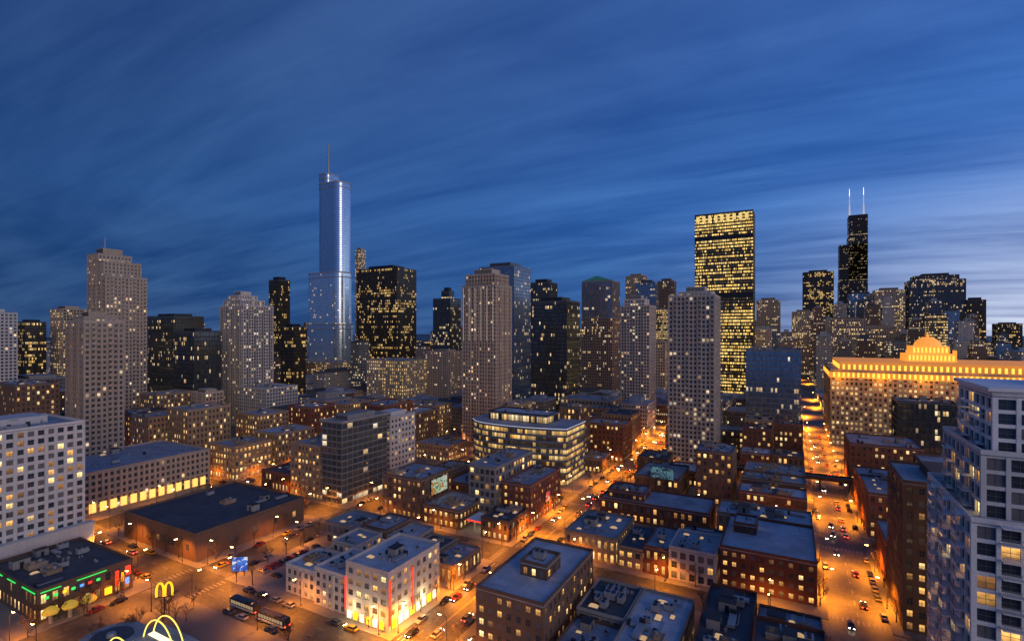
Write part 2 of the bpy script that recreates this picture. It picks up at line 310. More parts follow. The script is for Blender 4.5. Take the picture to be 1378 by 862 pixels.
def tier(e,x0,x1,y0,y1,z0,z1,style,near=False,lat=True,roof=None,plit=None,ground=True):
    """local coordinates relative to e"""
    wm,gm,bay,fh,pier,span,dep=ST[style]
    w=x1-x0;d=y1-y0
    nx=max(1,round(w/bay)); ny=max(1,round(d/bay)); nf=max(1,round((z1-z0)/fh))
    bx=w/nx;by=d/ny;f=(z1-z0)/nf
    wall=MB(); dp=.15 if style in('balc','lit') else dep
    rib=style in('res_beige','res_pale','offb','rose','stone','res_white')
    for i in range(nx+1):
        x=x0+i*bx; p=pier/2
        r_=dp*(1.9 if rib and i%3==0 and 0<i<nx else 1)
        a=max(x-p,x0-dp); c=min(x+p,x1+dp)
        if i==0:a=x0-dp
        if i==nx:c=x1+dp
        wall.box(a,c,y0-r_,y0,z0,z1); wall.box(a,c,y1,y1+r_,z0,z1)
    for i in range(ny+1):
        y=y0+i*by;p=pier/2
        r_=dp*(1.9 if rib and i%3==0 and 0<i<ny else 1)
        a=max(y-p,y0+.003);c=min(y+p,y1-.003)
        wall.box(x0-r_,x0,a,c,z0,z1); wall.box(x1,x1+r_,a,c,z0,z1)
    q=dep*.82
    for k in range(nf+1):
        za=z0+k*f-span/2; zb=z0+k*f+span/2
        if k==0: za=z0;zb=z0+span*.4
        if k==nf: zb=z1-.003
        wall.box(x0-q,x1+q,y0-q,y0+.01,za,zb); wall.box(x0-q,x1+q,y1-.01,y1+q,za,zb)
        wall.box(x0-q,x0+.01,y0+.011,y1-.011,za,zb); wall.box(x1-.01,x1+q,y0+.011,y1-.011,za,zb)
    obj('wall',wall.mesh('wall',[W[wm]]),e)
    if style in('conc','res_beige') and z1-z0>30:
        bb=MB()
        for k in range(2,nf):
            z=z0+k*f
            for i in range(nx):
                if i%3==1:
                    xa=x0+i*bx+.3; xb=xa+bx-.6
                    bb.box(xa,xb,y0-dep-1.2,y0-dep-.01,z-.1,z+.1); bb.box(xa,xb,y0-dep-1.2,y0-dep-1.12,z+.101,z+1.05)
            for i in range(ny):
                if i%3==1:
                    ya=y0+i*by+.3; yb=ya+by-.6
                    for s in(-1,1):
                        X=(x1+dep) if s>0 else (x0-dep)
                        bb.box(X+s*.01,X+s*1.2,ya,yb,z-.1,z+.1); bb.box(X+s*1.12,X+s*1.2,ya,yb,z+.101,z+1.05)
        obj('balcony',bb.mesh('balcony',[W['grey' if style=='conc' else wm]]),e,kind='stuff')
    core=MB(); core.box(x0,x1,y0,y1,z0,z1-.02,0,bx,f,top=False)
    if not near:
        obj('window',core.mesh('window',[G[gm]]),e,kind='stuff')
    else:
        obj('inner_wall',core.mesh('inner_wall',[W['dark']]),e)
        p={'res':.18,'resd':.12,'shop':.34,'off':.4,'band':.9}.get(gm,.3) if plit is None else plit
        cells=[]
        ex,ey=e.location.x,e.location.y
        for k in range(nf):
            zb=z0+k*f+(span*.4 if k==0 else span/2); hh=f-(span*.9 if k==0 else span)
            for i in range(nx):
                xc=x0+(i+.5)*bx
                cells.append((xc,y0-.03,zb,bx-pier,hh,0,k)); cells.append((xc,y1+.03,zb,bx-pier,hh,2,k))
            for i in range(ny):
                yc=y0+(i+.5)*by
                cells.append((x0-.03,yc,zb,by-pier,hh,3,k)); cells.append((x1+.03,yc,zb,by-pier,hh,1,k))
        R=[0,math.pi/2,math.pi,-math.pi/2]
        def key(c):
            X=c[0]+ex;Y=c[1]+ey
            nrm=[(0,-1),(1,0),(0,1),(-1,0)][c[5]]
            vis=(-X*nrm[0]-Y*nrm[1])>0
            dd=math.hypot(X,Y)
            pxx,pyy,_=proj(X,Y,c[2])
            return (0 if vis else 1, 0 if (-20<pxx<1400 and pyy<880) else 1, dd)
        cells.sort(key=key)
        rest=MB()
        for n_,c in enumerate(cells):
            k=pick(min(.95,p*(2.4 if (c[6]==0 and ground) else 1)))
            if n_<100:
                obj('window',pane_mesh(c[3],c[4],k),e,(c[0],c[1],c[2]),R[c[5]])
            else:
                a=R[c[5]];w2=c[3]/2;ca=math.cos(a);sa=math.sin(a)
                rest.quad([(c[0]-w2*ca,c[1]-w2*sa,c[2]),(c[0]+w2*ca,c[1]+w2*sa,c[2]),(c[0]+w2*ca,c[1]+w2*sa,c[2]+c[4]),(c[0]-w2*ca,c[1]-w2*sa,c[2]+c[4])],k,[(0,0),(1,0),(1,1),(0,1)])
        if rest.V: obj('window',rest.mesh('window',PMAT),e,kind='stuff')
    rf=MB(); rf.box(x0-dp+.005,x1+dp-.005,y0-dp+.005,y1+dp-.005,z1,z1+.25)
    obj('roof',rf.mesh('roof',[roof or ROOF]),e)
    parapet(e,x0,x1,y0,y1,z1+.25,W[wm],ov=dep+.02)
def units(e,x0,x1,y0,y1,z,n,big=False):
    placed=[]
    for _ in range(n*4):
        if len(placed)>=n or x1-x0<7 or y1-y0<7: return
        k=random.choice([0,0,1,2,3,2,4,4,5,6,2]) 
        if k==6 and min(x1-x0,y1-y0)<12: k=2
        s=random.uniform(.6,1.1)*(1.5 if big else 1)
        X=random.uniform(x0+3,x1-3);Y=random.uniform(y0+3,y1-3)
        if any(math.hypot(X-a,Y-b)<2.6 for a,b in placed): continue
        placed.append((X,Y))
        obj('rooftop_unit',UNITM[k],e,(X,Y,z+.25),random.choice([0,math.pi/2])).scale=(s,s,s)
def skyreg(x0,x1,y0,y1,h):
    ps=[proj(x,y,h) for x in(x0,x1) for y in(y0,y1)]
    SKY.append((min(p[2] for p in ps),max(0,int(min(p[0] for p in ps))),min(1378,int(max(p[0] for p in ps))),max(p[1] for p in ps)))
def bld(name,label,cat,box,style,tiers=None,nu=4,near=False,roof=None,pent=None,plit=None):
    x0,x1,y0,y1,h=box
    FOOT.append((x0,x1,y0,y1)); skyreg(x0,x1,y0,y1,h)
    cx,cy=(x0+x1)/2,(y0+y1)/2
    e=thing(name,label,cat,(cx,cy,.15))
    e.empty_display_size=2
    hx,hy=(x1-x0)/2,(y1-y0)/2
    tier(e,-hx,hx,-hy,hy,0,h,style,near,roof=roof,plit=plit)
    d=proj(x1 if x1<0 else x0,y0,0)[2]
    top=(-hx,hx,-hy,hy,h)
    for t in (tiers or []):
        a,b,c,g,ty=t[:5]; stl=t[5] if len(t)>5 else style
        z=H+(HOR-ty)/FX*d if ty>0 else -ty
        X0=-hx+a*2*hx;X1=-hx+b*2*hx;Y0=-hy+c*2*hy;Y1=-hy+g*2*hy
        tier(e,X0,X1,Y0,Y1,top[4],z,stl,near,roof=roof,ground=False)
        top=(X0,X1,Y0,Y1,z)
    if pent is None: pent = (top[4]>35)
    if pent:
        X0,X1,Y0,Y1,z=top; a=(X1-X0)*.2;b_=(Y1-Y0)*.2; p=MB(); ph=min(6,max(3,z*.04))
        p.box(X0+a,X1-a,Y0+b_,Y1-b_,z+.2,z+ph); 
        n=int((X1-X0-2*a)/.9)
        for i in range(n): p.box(X0+a+i*.9+.2,X0+a+i*.9+.6,Y0+b_-.12,Y0+b_,z+.6,z+ph-.5,1)
        obj('mechanical_penthouse',p.mesh('mechanical_penthouse',[W[ST[style][0]],DARKM]),e)
    else:
        units(e,*top,int(nu*3))
    return e
def P(*a): return plot(*a)
# ================================================================ FOREGROUND (metres)
e_white=bld('office_building','white six-storey office building with lit windows beside the avenue','building',(-120,-103.5,115,139,16.5),'white_off',nu=3,near=True,roof=ROOFL,plit=.5)
bld('low_building','pale two-storey building with flat grey roof','building',(-135,-121.5,116,132,11),'res_white',nu=2,near=True,roof=ROOFL)
bld('low_building','pale low building with white flat roof','building',(-150,-136.5,117,130,8.5),'res_white',nu=2,near=True,roof=ROOFL)
bld('low_building','long pale building with blue-grey flat roof','building',(-150,-121.5,134,150,7),'res_pale',nu=3,near=True,roof=ROOF,tiers=[(.05,.45,.1,.9,-10)])
bld('low_building','low grey building with stained flat roof','building',(-170,-150.5,152,167,8),'grey',nu=3,near=True)
bld('low_building','low brown brick building with skylights','building',(-149.5,-138,152,167,10),'brown',nu=2,near=True)
bld('low_building','small grey brick building with flat roof','building',(-137,-127,152,167,8),'grey',nu=2,near=True,roof=ROOFL)
bld('low_building','single-storey grey shop building by the avenue','building',(-126,-115,143,166,6),'grey',nu=3,near=True,roof=ROOFD)
bld('low_building','single-storey restaurant with glowing shopfront','building',(-114,-104,148,166,5),'tan',nu=2,near=True,roof=ROOF,plit=.8)
bld('brick_building','brown brick five-storey loft with grey flat roof','building',(-76,-56,120,157,17),'brown',nu=3,near=True,roof=ROOFL,tiers=[(.35,.75,.35,.6,-20.5)])
bld('low_building','low building with cluttered grey roof','building',(-53,-40,118,136,7),'brown',nu=4,near=True)
bld('low_building','low building with dark tar roof','building',(-53,-40,137,156,9),'grey',nu=4,near=True,roof=ROOFD)
bld('low_building','low building with cluttered pale roof','building',(-39,-25,122,156,9),'grey',nu=7,near=True,roof=ROOFL)
bld('low_building','low dark-roofed brick building','building',(-21,-9,130,165,11),'brick',nu=5,near=True,roof=ROOFD)
bld('low_building','dark-roofed brick corner building','building',(-8,7,128,148,13),'brick',nu=4,near=True,roof=ROOFD)
bld('low_building','small brick building with grey roof','building',(-8,7,149,165,8),'brown',nu=3,near=True,roof=ROOF)
bld('brick_building','brick building with lit shopfronts and roof deck','building',(-78,-58,188,214,9),'tan',nu=5,near=True,plit=.7)
bld('brick_building','low tan brick building with lit windows','building',(-57,-48,188,212,7),'tan',nu=3,near=True,plit=.7,roof=ROOFD)
bld('brick_building','narrow brick building with lit ground floor','building',(-47,-39,188,210,9),'brick',nu=2,near=True,plit=.5,roof=ROOF)
bld('row_building','white classical stone-fronted building','building',(-38,-23,188,206,10.5),'res_white',nu=3,near=True)
bld('low_building','low brick rear building with grey roof','building',(-38,-23,207,221,7),'brown',nu=3)
bld('brick_building','red-brown brick warehouse with grey flat roof','building',(-21.5,7,191,225,13),'brick',nu=5,near=True,roof=ROOFL,tiers=[(.1,.35,.5,.8,-16)])
bld('brick_building','long red brick building with rows of windows','building',(-76,-30,224,245,12),'brick',nu=6,near=True,tiers=[(.05,.4,.2,.8,-15)])
bld('parking_building','low building with pale roof and parapet','building',(-27,7,229,246,12),'tan',nu=5,near=True,roof=ROOFL)
bld('brick_building','dark brick six-storey building','building',(-43,-26,278,300,26),'brown',nu=3,near=True)
bld('low_building','low dark building under billboards','building',(-72,-50,268,298,12),'brown',nu=4)
bld('low_building','low brick building with pale roof','building',(-22,6,268,284,11),'brick',nu=4,roof=ROOFL)
bld('low_building','low brick building with grey roof','building',(-22,6,285,300,13),'brown',nu=4)
bld('low_building','low tan building with flat roof','building',(-22,6,302,322,13),'tan',nu=4)
bld('brick_building','grey-brown building with billboard on its side','building',(-174,-151,190,214,18),'brown',nu=4,near=True)
bld('low_building','single-storey restaurant building with glowing windows','building',(-149,-129,189,212,7.5),'brown',nu=4,near=True,plit=.8)
bld('brick_building','grey brick building with stepped roof','building',(-172,-157,217,243,13),'brown',nu=4)
bld('brick_building','small red brick building','building',(-156,-140,217,243,10),'brick',nu=4)
bld('brick_building','old grey loft building with rooftop tanks','building',(-134,-120,205,243,24),'grey',nu=4,near=True)
bld('brick_building','dark red brick corner building','building',(-118,-104,209,243,17),'brick',nu=3,near=True)
# curved glass office block with glowing floor bands
x0,x1,y0,y1,h=-178,-112,271,300,31.5; FOOT.append((x0,x1,y0-5,y1)); skyreg(x0,x1,y0,y1,h)
e_band=thing('office_building','long curved glass office block with glowing horizontal floor bands','building',((x0+x1)/2,(y0+y1)/2,.15))
def bow(hx,hy,bulge,o=0.0,r=4,n=18):
    hx+=o;hy+=o
    pts=[]
    for i in range(n+1):
        t=-1+2*i/n; pts.append((t*(hx),-hy-bulge*(1-t*t)+ (2.5*max(0,-t-.6)/.4)**2))
    pts+=[(hx,hy),(-hx,hy)]
    return pts
BW=33;BB=6.0
m=MB(); m.prism(bow(BW,14.5,BB),0,h-.1,0,1.6,h/9); obj('window',m.mesh('window',[G['band']]),e_band,kind='stuff')
m=MB()
for k in range(10):
    z=k*h/9; m.prism(bow(BW,14.5,BB,.5),max(0,z-.6),z+.6,0)
obj('floor_band',m.mesh('floor_band',[W['blueg']]),e_band)
m=MB()
for a in bow(BW,14.5,BB,.12,n=30): m.box(a[0]-.07,a[0]+.07,a[1]-.07,a[1]+.07,0,h)
obj('mullion',m.mesh('mullion',[DARKM]),e_band,kind='stuff')
EDGE=plain('edge_light',(.6,.6,.6),.5,0,(.75,.8,.9),.6)
m=MB(); m.prism(bow(BW,14.5,BB,.62),h+.61,h+.9,0); obj('roof_edge_light',m.mesh('roof_edge_light',[EDGE]),e_band)
m=MB(); m.prism(bow(BW,14.5,BB,.5),h+.91,h+1.2,0); obj('roof',m.mesh('roof',[ROOF]),e_band)
tier(e_band,-22,18,-8,11,h+1.2,h+5.5,'darkg',roof=ROOFL,ground=False); units(e_band,-30,30,-14,-9,h+1.0,8); units(e_band,-20,16,-6,10,h+5.7,6)
e_dark=bld('store_building','low brown brick store with huge dark flat roof','building',(-251,-199.5,115,164,9.7),'blank',nu=2,near=True,roof=ROOFD,plit=.05)
bld('apartment_building','dark glass apartment building with balcony bands','building',(-214,-200,188,221,41),'balc',nu=0)
bld('apartment_building','white gridded apartment block','building',(-216,-200,224,245,38),'white_off',nu=0)
bld('brick_building','brown brick building lit orange from the street','building',(-238,-216,188,214,27),'tan',nu=3,near=True)
bld('low_building','low brick building with dark roof','building',(-262,-240,188,215,9),'brick',nu=3,roof=ROOFD)
bld('brick_building','tan corner building with arched lit windows','building',(-311,-287,188,212,19),'tan',nu=3,near=True,plit=.6)
e_l=bld('apartment_tower','white concrete apartment tower with small windows','apartment building',(-277,-243,68,97,52),'res_white',near=True,pent=False)
m=MB(); m.box(-10,4,-8,8,52.2,55); obj('mechanical_penthouse',m.mesh('mechanical_penthouse',[W['white']]),e_l)
FOOT.append((-282,-238,60,102))
b=MB(); b.box(-40,2.6,-16,16.5,0,14) if False else b.box(17.5,20.5,-16,16.5,0,13); b.box(17.5,20.8,-16.3,16.8,13.01,13.6)
for i in range(9): b.box(20.51,20.6,-14+i*3.4,-12+i*3.4,.5,4,1)
obj('podium',b.mesh('podium',[W['white'],plain('podium_glow',(.4,.3,.1),.5,0,(1,.5,.12),1.3)]),e_l)
e_p=bld('parking_podium','pale parking podium with lit ground-floor arcade','building',(-345,-296,118,178,19),'res_beige',nu=3,plit=.2)
SHOPL=plain('shopfront_glow',(.5,.3,.1),.5,0,(1,.48,.10),1.7)
for i in range(13):
    b=MB(); b.box(25.3,25.4,-28+i*4.4,-25.2+i*4.4,.4,4.8); obj('shopfront',b.mesh('shopfront',[SHOPL]),e_p)
bld('apartment_tower','beige apartment tower with stepped crown','apartment building',P(89,166,434,282,.9),'res_beige',tiers=[(.2,.8,.1,.9,428)])
e_tall=bld('apartment_tower','tall beige stone apartment tower with antenna mast','apartment building',P(118,197,372,390,1.0),'res_beige',tiers=[(0,.9,0,.9,352),(0,.6,0,.8,341)])
# right white tower
e_r=bld('apartment_tower','white concrete apartment tower with balconies and large windows','apartment building',(30,78,126,160,52),'tower_white',tiers=[(.05,1,.12,.92,-64.0),(.10,1,.2,.85,-75.0)],near=True,plit=.28,pent=False,nu=0)
b=MB(); b.box(-20.5,25,-11.5,13,76.2,76.9); b.box(-6,14,-6,6,76.9,80); b.box(-7,15,-7,7,80,80.5); b.cyl(9,0,80.5,85,.15); obj('roof_cap',b.mesh('roof_cap',[W['pearl']]),e_r)
bm_=MB(); bm_.box(-1.9,1.9,-1.5,0,0,.22)
for i in range(14): bm_.box(-1.85+i*.28,-1.81+i*.28,-1.46,-1.42,.22,1.25,1)
bm_.box(-1.9,1.9,-1.48,-1.40,1.25,1.32,1); bm_.box(-1.9,-1.86,-1.38,0,1.25,1.32,1); bm_.box(1.86,1.9,-1.38,0,1.25,1.32,1)
BALC=bm_.mesh('balcony',[W['pearl'],METAL])
for k in range(16):
    for yy in (-11.9,-1.7,8.5):
        obj('balcony',BALC,e_r,(-24.5,yy,6.1+k*3.06),-math.pi/2)
    for xx in(-18.5,-8.3,2): obj('balcony',BALC,e_r,(xx,-17.5,6.1+k*3.06),0)
for k in range(4):
    for yy in (-6.,7.): obj('balcony',BALC,e_r,(-22.1,yy,52.5+k*3.0),-math.pi/2)
for k in range(3):
    for yy in (-4.,6.): obj('balcony',BALC,e_r,(-19.7,yy,64.8+k*3.1),-math.pi/2)
    obj('balcony',BALC,e_r,(-12,-10.8,64.8+k*3.1),0)
bld('apartment_building','grey-brown mid-rise with lit lower floors','building',(29,66,188,215,43),'brown',near=True,plit=.3)
bld('low_building','narrow low building with pale roof','building',(29,60,218,244,14),'brick',nu=4,near=True)
bld('brick_building','brick building with blue-grey flat roof','building',(29,48,266,298,18),'brick',nu=4,near=True)
bld('brick_building','tall brown brick warehouse','building',(50,84,266,300,30),'brown',nu=4,near=True)
bld('brick_building','low brick building with stepped roof','building',(29,60,302,324,16),'brick',nu=4)
bld('brick_building','red brick mid-rise along the street','building',(29,62,346,380,24),'brick',nu=4)
e35=bld('office_building','dark glass office block with yellow-lit top floors','building',P(1200,1288,541,330,.7),'darkg',nu=4,tiers=[],pent=False)
# ================================================================ MIDDLE
bld('office_building','white office block with lettered cornice','building',P(320,400,524,450,.8),'res_white',nu=4,pent=False)
bld('brick_building','tan brick block with flat roof','building',P(318,388,560,365,.9),'tan',nu=3,pent=False)
bld('brick_building','dark red brick block','building',P(388,450,550,385,.9),'brick',nu=3,pent=False)
bld('low_building','tan low building glowing orange','building',P(560,628,602,345,.8),'tan',nu=4)
bld('brick_building','brown block with lit windows','building',P(545,606,548,420,.8),'tan',nu=3,pent=False)
bld('apartment_tower','white apartment tower with rounded balconies','apartment building',P(297,367,412,470,.9),'conc',tiers=[(0,.75,.1,.9,404),(.1,.55,.2,.8,397)])
bld('apartment_tower','glass apartment tower with lit balconies','apartment building',P(235,297,447,430,.8),'darkg')
bld('apartment_building','beige mid-rise beside the glass tower','building',P(258,300,530,400,.8),'res_beige')
bld('office_tower','dark glass office slab','skyscraper',P(197,274,426,640,.6),'darkg')
bld('apartment_building','pale striped apartment block with lit windows','apartment building',P(-60,23,421,450,.5),'res_white')
bld('office_building','brown mid-rise block','building',P(0,95,512,470,.6),'grey')
bld('office_building','brown brick mid-rise block','building',P(-10,80,520,360,.6),'brown',pent=False)
bld('office_tower','dark brown office tower','skyscraper',P(22,62,434,640,.8),'black')
bld('office_tower','beige office tower with lit top','skyscraper',P(68,116,416,680,.7),'offb')
bld('office_tower','slim dark office tower','skyscraper',P(362,390,377,800,.9),'black')
bld('office_tower','dark lit office tower','skyscraper',P(378,411,440,600,.8),'black')
def rounded(x0,x1,y0,y1,r,n=6):
    pts=[]
    for cx,cy,a in((x1-r,y0+r,-90),(x1-r,y1-r,0),(x0+r,y1-r,90),(x0+r,y0+r,180)):
        for i in range(n+1):
            t=math.radians(a+90*i/n); pts.append((cx+r*math.cos(t),cy+r*math.sin(t)))
    return pts
x0,x1,y0,y1,h=P(409,480,435,860,.45); FOOT.append((x0,x1,y0,y1)); skyreg(x0,x1,y0,y1,h)
eT=thing('glass_skyscraper','tall silver-blue glass skyscraper with rounded setbacks and spire','skyscraper',((x0+x1)/2,(y0+y1)/2,0))
hx,hy=(x1-x0)/2,(y1-y0)/2
zf=lambda py,d: H+(HOR-py)/FX*d
lv=[(-hx,hx,0,zf(437,860),'silverl'),(-hx*.95,hx*.94,zf(437,860),zf(366,860),'silverl'),(-hx*.38,hx*.94,zf(366,860),zf(243,860),'silver'),(-hx*.34,hx*.25,zf(243,860),zf(229,860),'silver')]
for i,(a,b_,z0,z1,gk) in enumerate(lv):
    r=min(13,(b_-a)*.3,hy*.8)
    m=MB(); pl=rounded(a,b_,-hy*(1-.07*i),hy*(1-.07*i),r); m.prism(pl,z0,z1,0,2.0,3.9); obj('glass_tier',m.mesh('glass_tier',[G[gk]]),eT)
    m=MB(); pl2=rounded(a-.4,b_+.4,-hy*(1-.07*i)-.4,hy*(1-.07*i)+.4,r); m.prism(pl2,z1,z1+2.2,0); m.prism(pl2,z1-7.5,z1-6,0); obj('cornice',m.mesh('cornice',[METAL]),eT)
m=MB(); m.cyl(0,0,zf(229,860),zf(205,860),2.0,1.4); m.cyl(0,0,zf(205,860),zf(181,860),1.3,.9); o=obj('spire',m.mesh('spire',[METAL]),eT,(-hx*.1,0,0))
bld('office_building','beige riverside office block with lit columns','building',P(394,482,488,790,.4),'stone',pent=False)
bld('office_tower','black steel office slab with many lit windows','skyscraper',P(480,560,360,780,.55),'black')
bld('office_tower','pale distant tower','skyscraper',P(478,492,336,1250,.8),'offb')
bld('office_building','long beige block with parking levels','building',P(494,576,486,600,.8),'stone',pent=False)
bld('office_building','beige apartment block','building',P(575,623,474,620,.8),'res_beige')
bld('office_tower','dark tower with lit lantern crown','skyscraper',P(583,620,402,740,.9),'darkg',tiers=[(.3,.75,.3,.75,391)])
e18=bld('apartment_tower','beige apartment tower with tall lit pilasters','apartment building',P(623,688,384,400,.8),'res_beige',tiers=[(.06,.94,.06,.94,369)])
bld('office_tower','blue glass office tower','skyscraper',P(645,714,358,580,.9),'blueg')
bld('office_tower','dark distant office tower','skyscraper',P(713,750,380,760,.9),'darkg')
bld('office_tower','black glass office tower with scattered lit windows','skyscraper',P(715,780,405,500,.9),'darkg',tiers=[])
e22=bld('office_tower','rose granite and blue glass tower with green gabled roof','skyscraper',P(783,834,428,700,.8),'rose',tiers=[(.0,1,.0,1,378,'roseb')],pent=False,nu=0)
bld('apartment_tower','white balconied apartment tower','apartment building',P(836,882,412,470,.9),'conc',tiers=[(.1,.8,.1,.8,403)])
bld('office_tower','grey granite distant tower','skyscraper',P(842,872,371,1150,.8),'offb')
bld('office_tower','blue glass distant tower','skyscraper',P(856,886,380,1000,.8),'blueg')
bld('office_tower','brown distant tower with orange-lit crown','skyscraper',P(885,910,378,1050,.8),'rose')
bld('office_building','beige classical block','building',P(755,837,541,450,.7),'offb',nu=4,pent=False)
bld('office_tower','stone office tower','skyscraper',P(866,900,460,700,.8),'offb')
bld('apartment_tower','pale concrete apartment tower with dense balcony grid','apartment building',(-71,-43,348,376,110),'conc',tiers=[(.2,.9,.15,.85,393)])
e26=bld('office_tower','tall dark glass office tower with almost every floor lit yellow','skyscraper',P(935,1016,283,640,.55),'lit',pent=False,nu=0)
bld('office_tower','grey distant stepped tower','skyscraper',P(1018,1050,404,1000,.8),'offb')
bld('office_building','blue glass riverside office building','building',(-30,6,425,470,73),'blueg',nu=3,pent=False)
bld('brick_building','brick block beside the avenue','building',P(788,850,574,345,.8),'brick',nu=3,pent=False)
bld('brick_building','old tan office block on the avenue','building',P(788,838,552,430,.6),'tan',nu=3,pent=False)
bld('office_tower','dark steel tower with twin masts','skyscraper',P(1080,1122,367,1300,.8),'black')
bld('office_tower','slim stone tower','skyscraper',P(1066,1096,420,1050,.8),'offb')
bld('office_tower','pale blue glass tower','skyscraper',P(1140,1178,396,1250,.8),'blueg')
bld('office_tower','lit office tower','skyscraper',P(1174,1218,391,1150,.7),'offb')
bld('office_tower','white stone office block','skyscraper',P(1118,1165,430,900,.7),'offb')
bld('office_tower','wide office block with white crown','skyscraper',P(1150,1212,440,950,.6),'offb')
bld('office_tower','dark glass office tower with lit floors','skyscraper',P(1217,1300,378,1150,.6),'darkg',tiers=[(.1,.9,.1,.9,372)])
bld('office_tower','dark office block','skyscraper',P(1296,1327,404,1100,.8),'black')
bld('office_tower','dark distant block','skyscraper',P(1335,1376,436,1200,.8),'black')
x0,x1,y0,y1,h=P(1127,1168,385,1600,1.0); FOOT.append((x0,x1,y0,y1)); skyreg(x0,x1,y0,y1,h)
hx,hy=(x1-x0)/2,(y1-y0)/2
eW=thing('black_skyscraper','black bundled-tube skyscraper with two white lit antennas','skyscraper',((x0+x1)/2,(y0+y1)/2,0))
WG=glass('facade_black_tube',.2,1.0,frame=(.008,.008,.01),wu=.6,wv=.6,base=(.01,.01,.012),rough=.3,grp=.5,rb=.7)
zz=lambda py: zf(py,1600)
tt=2*hx/3
for a,c,dd,gg,z0,z1 in((0,3,0,3,0,zz(378)),(0,3,0,2,zz(378),zz(330)),(1,3,0,3,zz(378)+.1,zz(318)),(1,3,0,2,zz(318),zz(291))):
    m=MB(); m.box(-hx+a*tt+.2*a,-hx+c*tt,-hy+dd*tt,-hy+gg*tt,z0,z1,0,2.2,4.0); obj('tube_tier',m.mesh('tube_tier',[WG]),eW)
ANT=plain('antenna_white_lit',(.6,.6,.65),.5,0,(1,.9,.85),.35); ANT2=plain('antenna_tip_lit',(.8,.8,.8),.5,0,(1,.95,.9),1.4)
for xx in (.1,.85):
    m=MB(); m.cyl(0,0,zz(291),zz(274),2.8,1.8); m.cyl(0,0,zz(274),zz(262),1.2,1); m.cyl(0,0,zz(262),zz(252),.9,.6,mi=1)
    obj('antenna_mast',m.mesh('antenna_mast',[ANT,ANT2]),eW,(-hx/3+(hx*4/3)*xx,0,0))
def mast(x,y,z0,z1,r,par):
    m=MB(); m.cyl(0,0,z0,z1,r,r*.4,6); o=obj('antenna_mast',m.mesh('antenna_mast',[METAL]),par,(x-par.location.x,y-par.location.y,0))
mast(e_tall.location.x-8,e_tall.location.y-5,zf(341,400),zf(319,410),.4,e_tall)
# limestone mega block with golden crown, floodlighting put into the stone as emission
x0,x1,y0,y1=27,330,470,555
GOLD=plain('gold_glow_stone',(.5,.36,.2),.8,0,(1,.34,.015),.9)
GOLDD=plain('gold_dim_glow_stone',(.40,.28,.15),.8,0,(1,.32,.015),.45)
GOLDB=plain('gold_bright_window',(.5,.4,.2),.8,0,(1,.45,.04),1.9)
eM=bld('limestone_block','huge limestone block building with golden floodlit and glowing crown','building',(x0,x1,y0,y1,57),'stone',nu=0,pent=False)
hx,hy=(x1-x0)/2,(y1-y0)/2
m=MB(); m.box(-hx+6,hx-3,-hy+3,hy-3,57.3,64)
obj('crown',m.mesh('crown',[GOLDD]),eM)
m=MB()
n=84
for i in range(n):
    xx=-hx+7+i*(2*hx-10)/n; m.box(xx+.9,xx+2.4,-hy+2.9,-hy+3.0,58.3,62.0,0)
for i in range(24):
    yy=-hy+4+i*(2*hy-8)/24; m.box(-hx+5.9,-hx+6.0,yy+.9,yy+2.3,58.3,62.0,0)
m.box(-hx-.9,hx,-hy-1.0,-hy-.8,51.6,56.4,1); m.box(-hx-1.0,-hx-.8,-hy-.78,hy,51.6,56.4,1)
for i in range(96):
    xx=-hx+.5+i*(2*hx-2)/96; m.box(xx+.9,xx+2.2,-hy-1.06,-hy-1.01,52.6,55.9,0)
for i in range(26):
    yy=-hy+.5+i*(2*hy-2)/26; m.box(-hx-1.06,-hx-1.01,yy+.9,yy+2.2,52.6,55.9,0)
obj('glowing_arcade',m.mesh('glowing_arcade',[GOLDB,GOLDD]),eM)
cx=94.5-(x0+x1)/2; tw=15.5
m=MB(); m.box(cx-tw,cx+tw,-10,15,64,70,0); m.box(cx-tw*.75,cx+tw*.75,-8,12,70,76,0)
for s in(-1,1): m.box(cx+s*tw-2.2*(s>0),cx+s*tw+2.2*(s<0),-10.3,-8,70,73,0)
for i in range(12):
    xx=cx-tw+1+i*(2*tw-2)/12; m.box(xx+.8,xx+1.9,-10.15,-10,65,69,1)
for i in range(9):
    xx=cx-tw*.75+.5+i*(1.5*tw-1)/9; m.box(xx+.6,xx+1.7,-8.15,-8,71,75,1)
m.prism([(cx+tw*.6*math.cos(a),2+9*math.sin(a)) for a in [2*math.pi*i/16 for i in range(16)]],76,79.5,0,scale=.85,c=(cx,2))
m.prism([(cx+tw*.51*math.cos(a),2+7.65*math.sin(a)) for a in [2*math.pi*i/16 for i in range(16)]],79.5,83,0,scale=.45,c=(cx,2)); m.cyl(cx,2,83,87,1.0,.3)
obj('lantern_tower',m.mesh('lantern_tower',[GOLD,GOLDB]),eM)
def strip(par,x0,x1,y0,y1,z0,z1,mat,nm='lit_crown'):
    m=MB(); m.box(x0,x1,y0,y1,z0,z1); obj(nm,m.mesh(nm,[mat]),par)
GREEN=plain('green_copper_glow',(.06,.20,.19),.6,0,(.1,.6,.5),.04)  # faint teal emission puts the crown lighting into the copper
fx=P(783,834,428,700,.8); a=(fx[1]-fx[0])/2; c=(fx[3]-fx[2])/2; z=zf(378,700)+1.2
m=MB()
for (p) in [[(-a,-c,z),(a,-c,z),(0,-c,z+7)],[(a,c,z),(-a,c,z),(0,c,z+7)],[(-a,c,z),(-a,-c,z),(0,-c,z+7),(0,c,z+7)],[(a,-c,z),(a,c,z),(0,c,z+7),(0,-c,z+7)]]: m.quad(p)
obj('gabled_roof',m.mesh('gabled_roof',[GREEN]),e22)
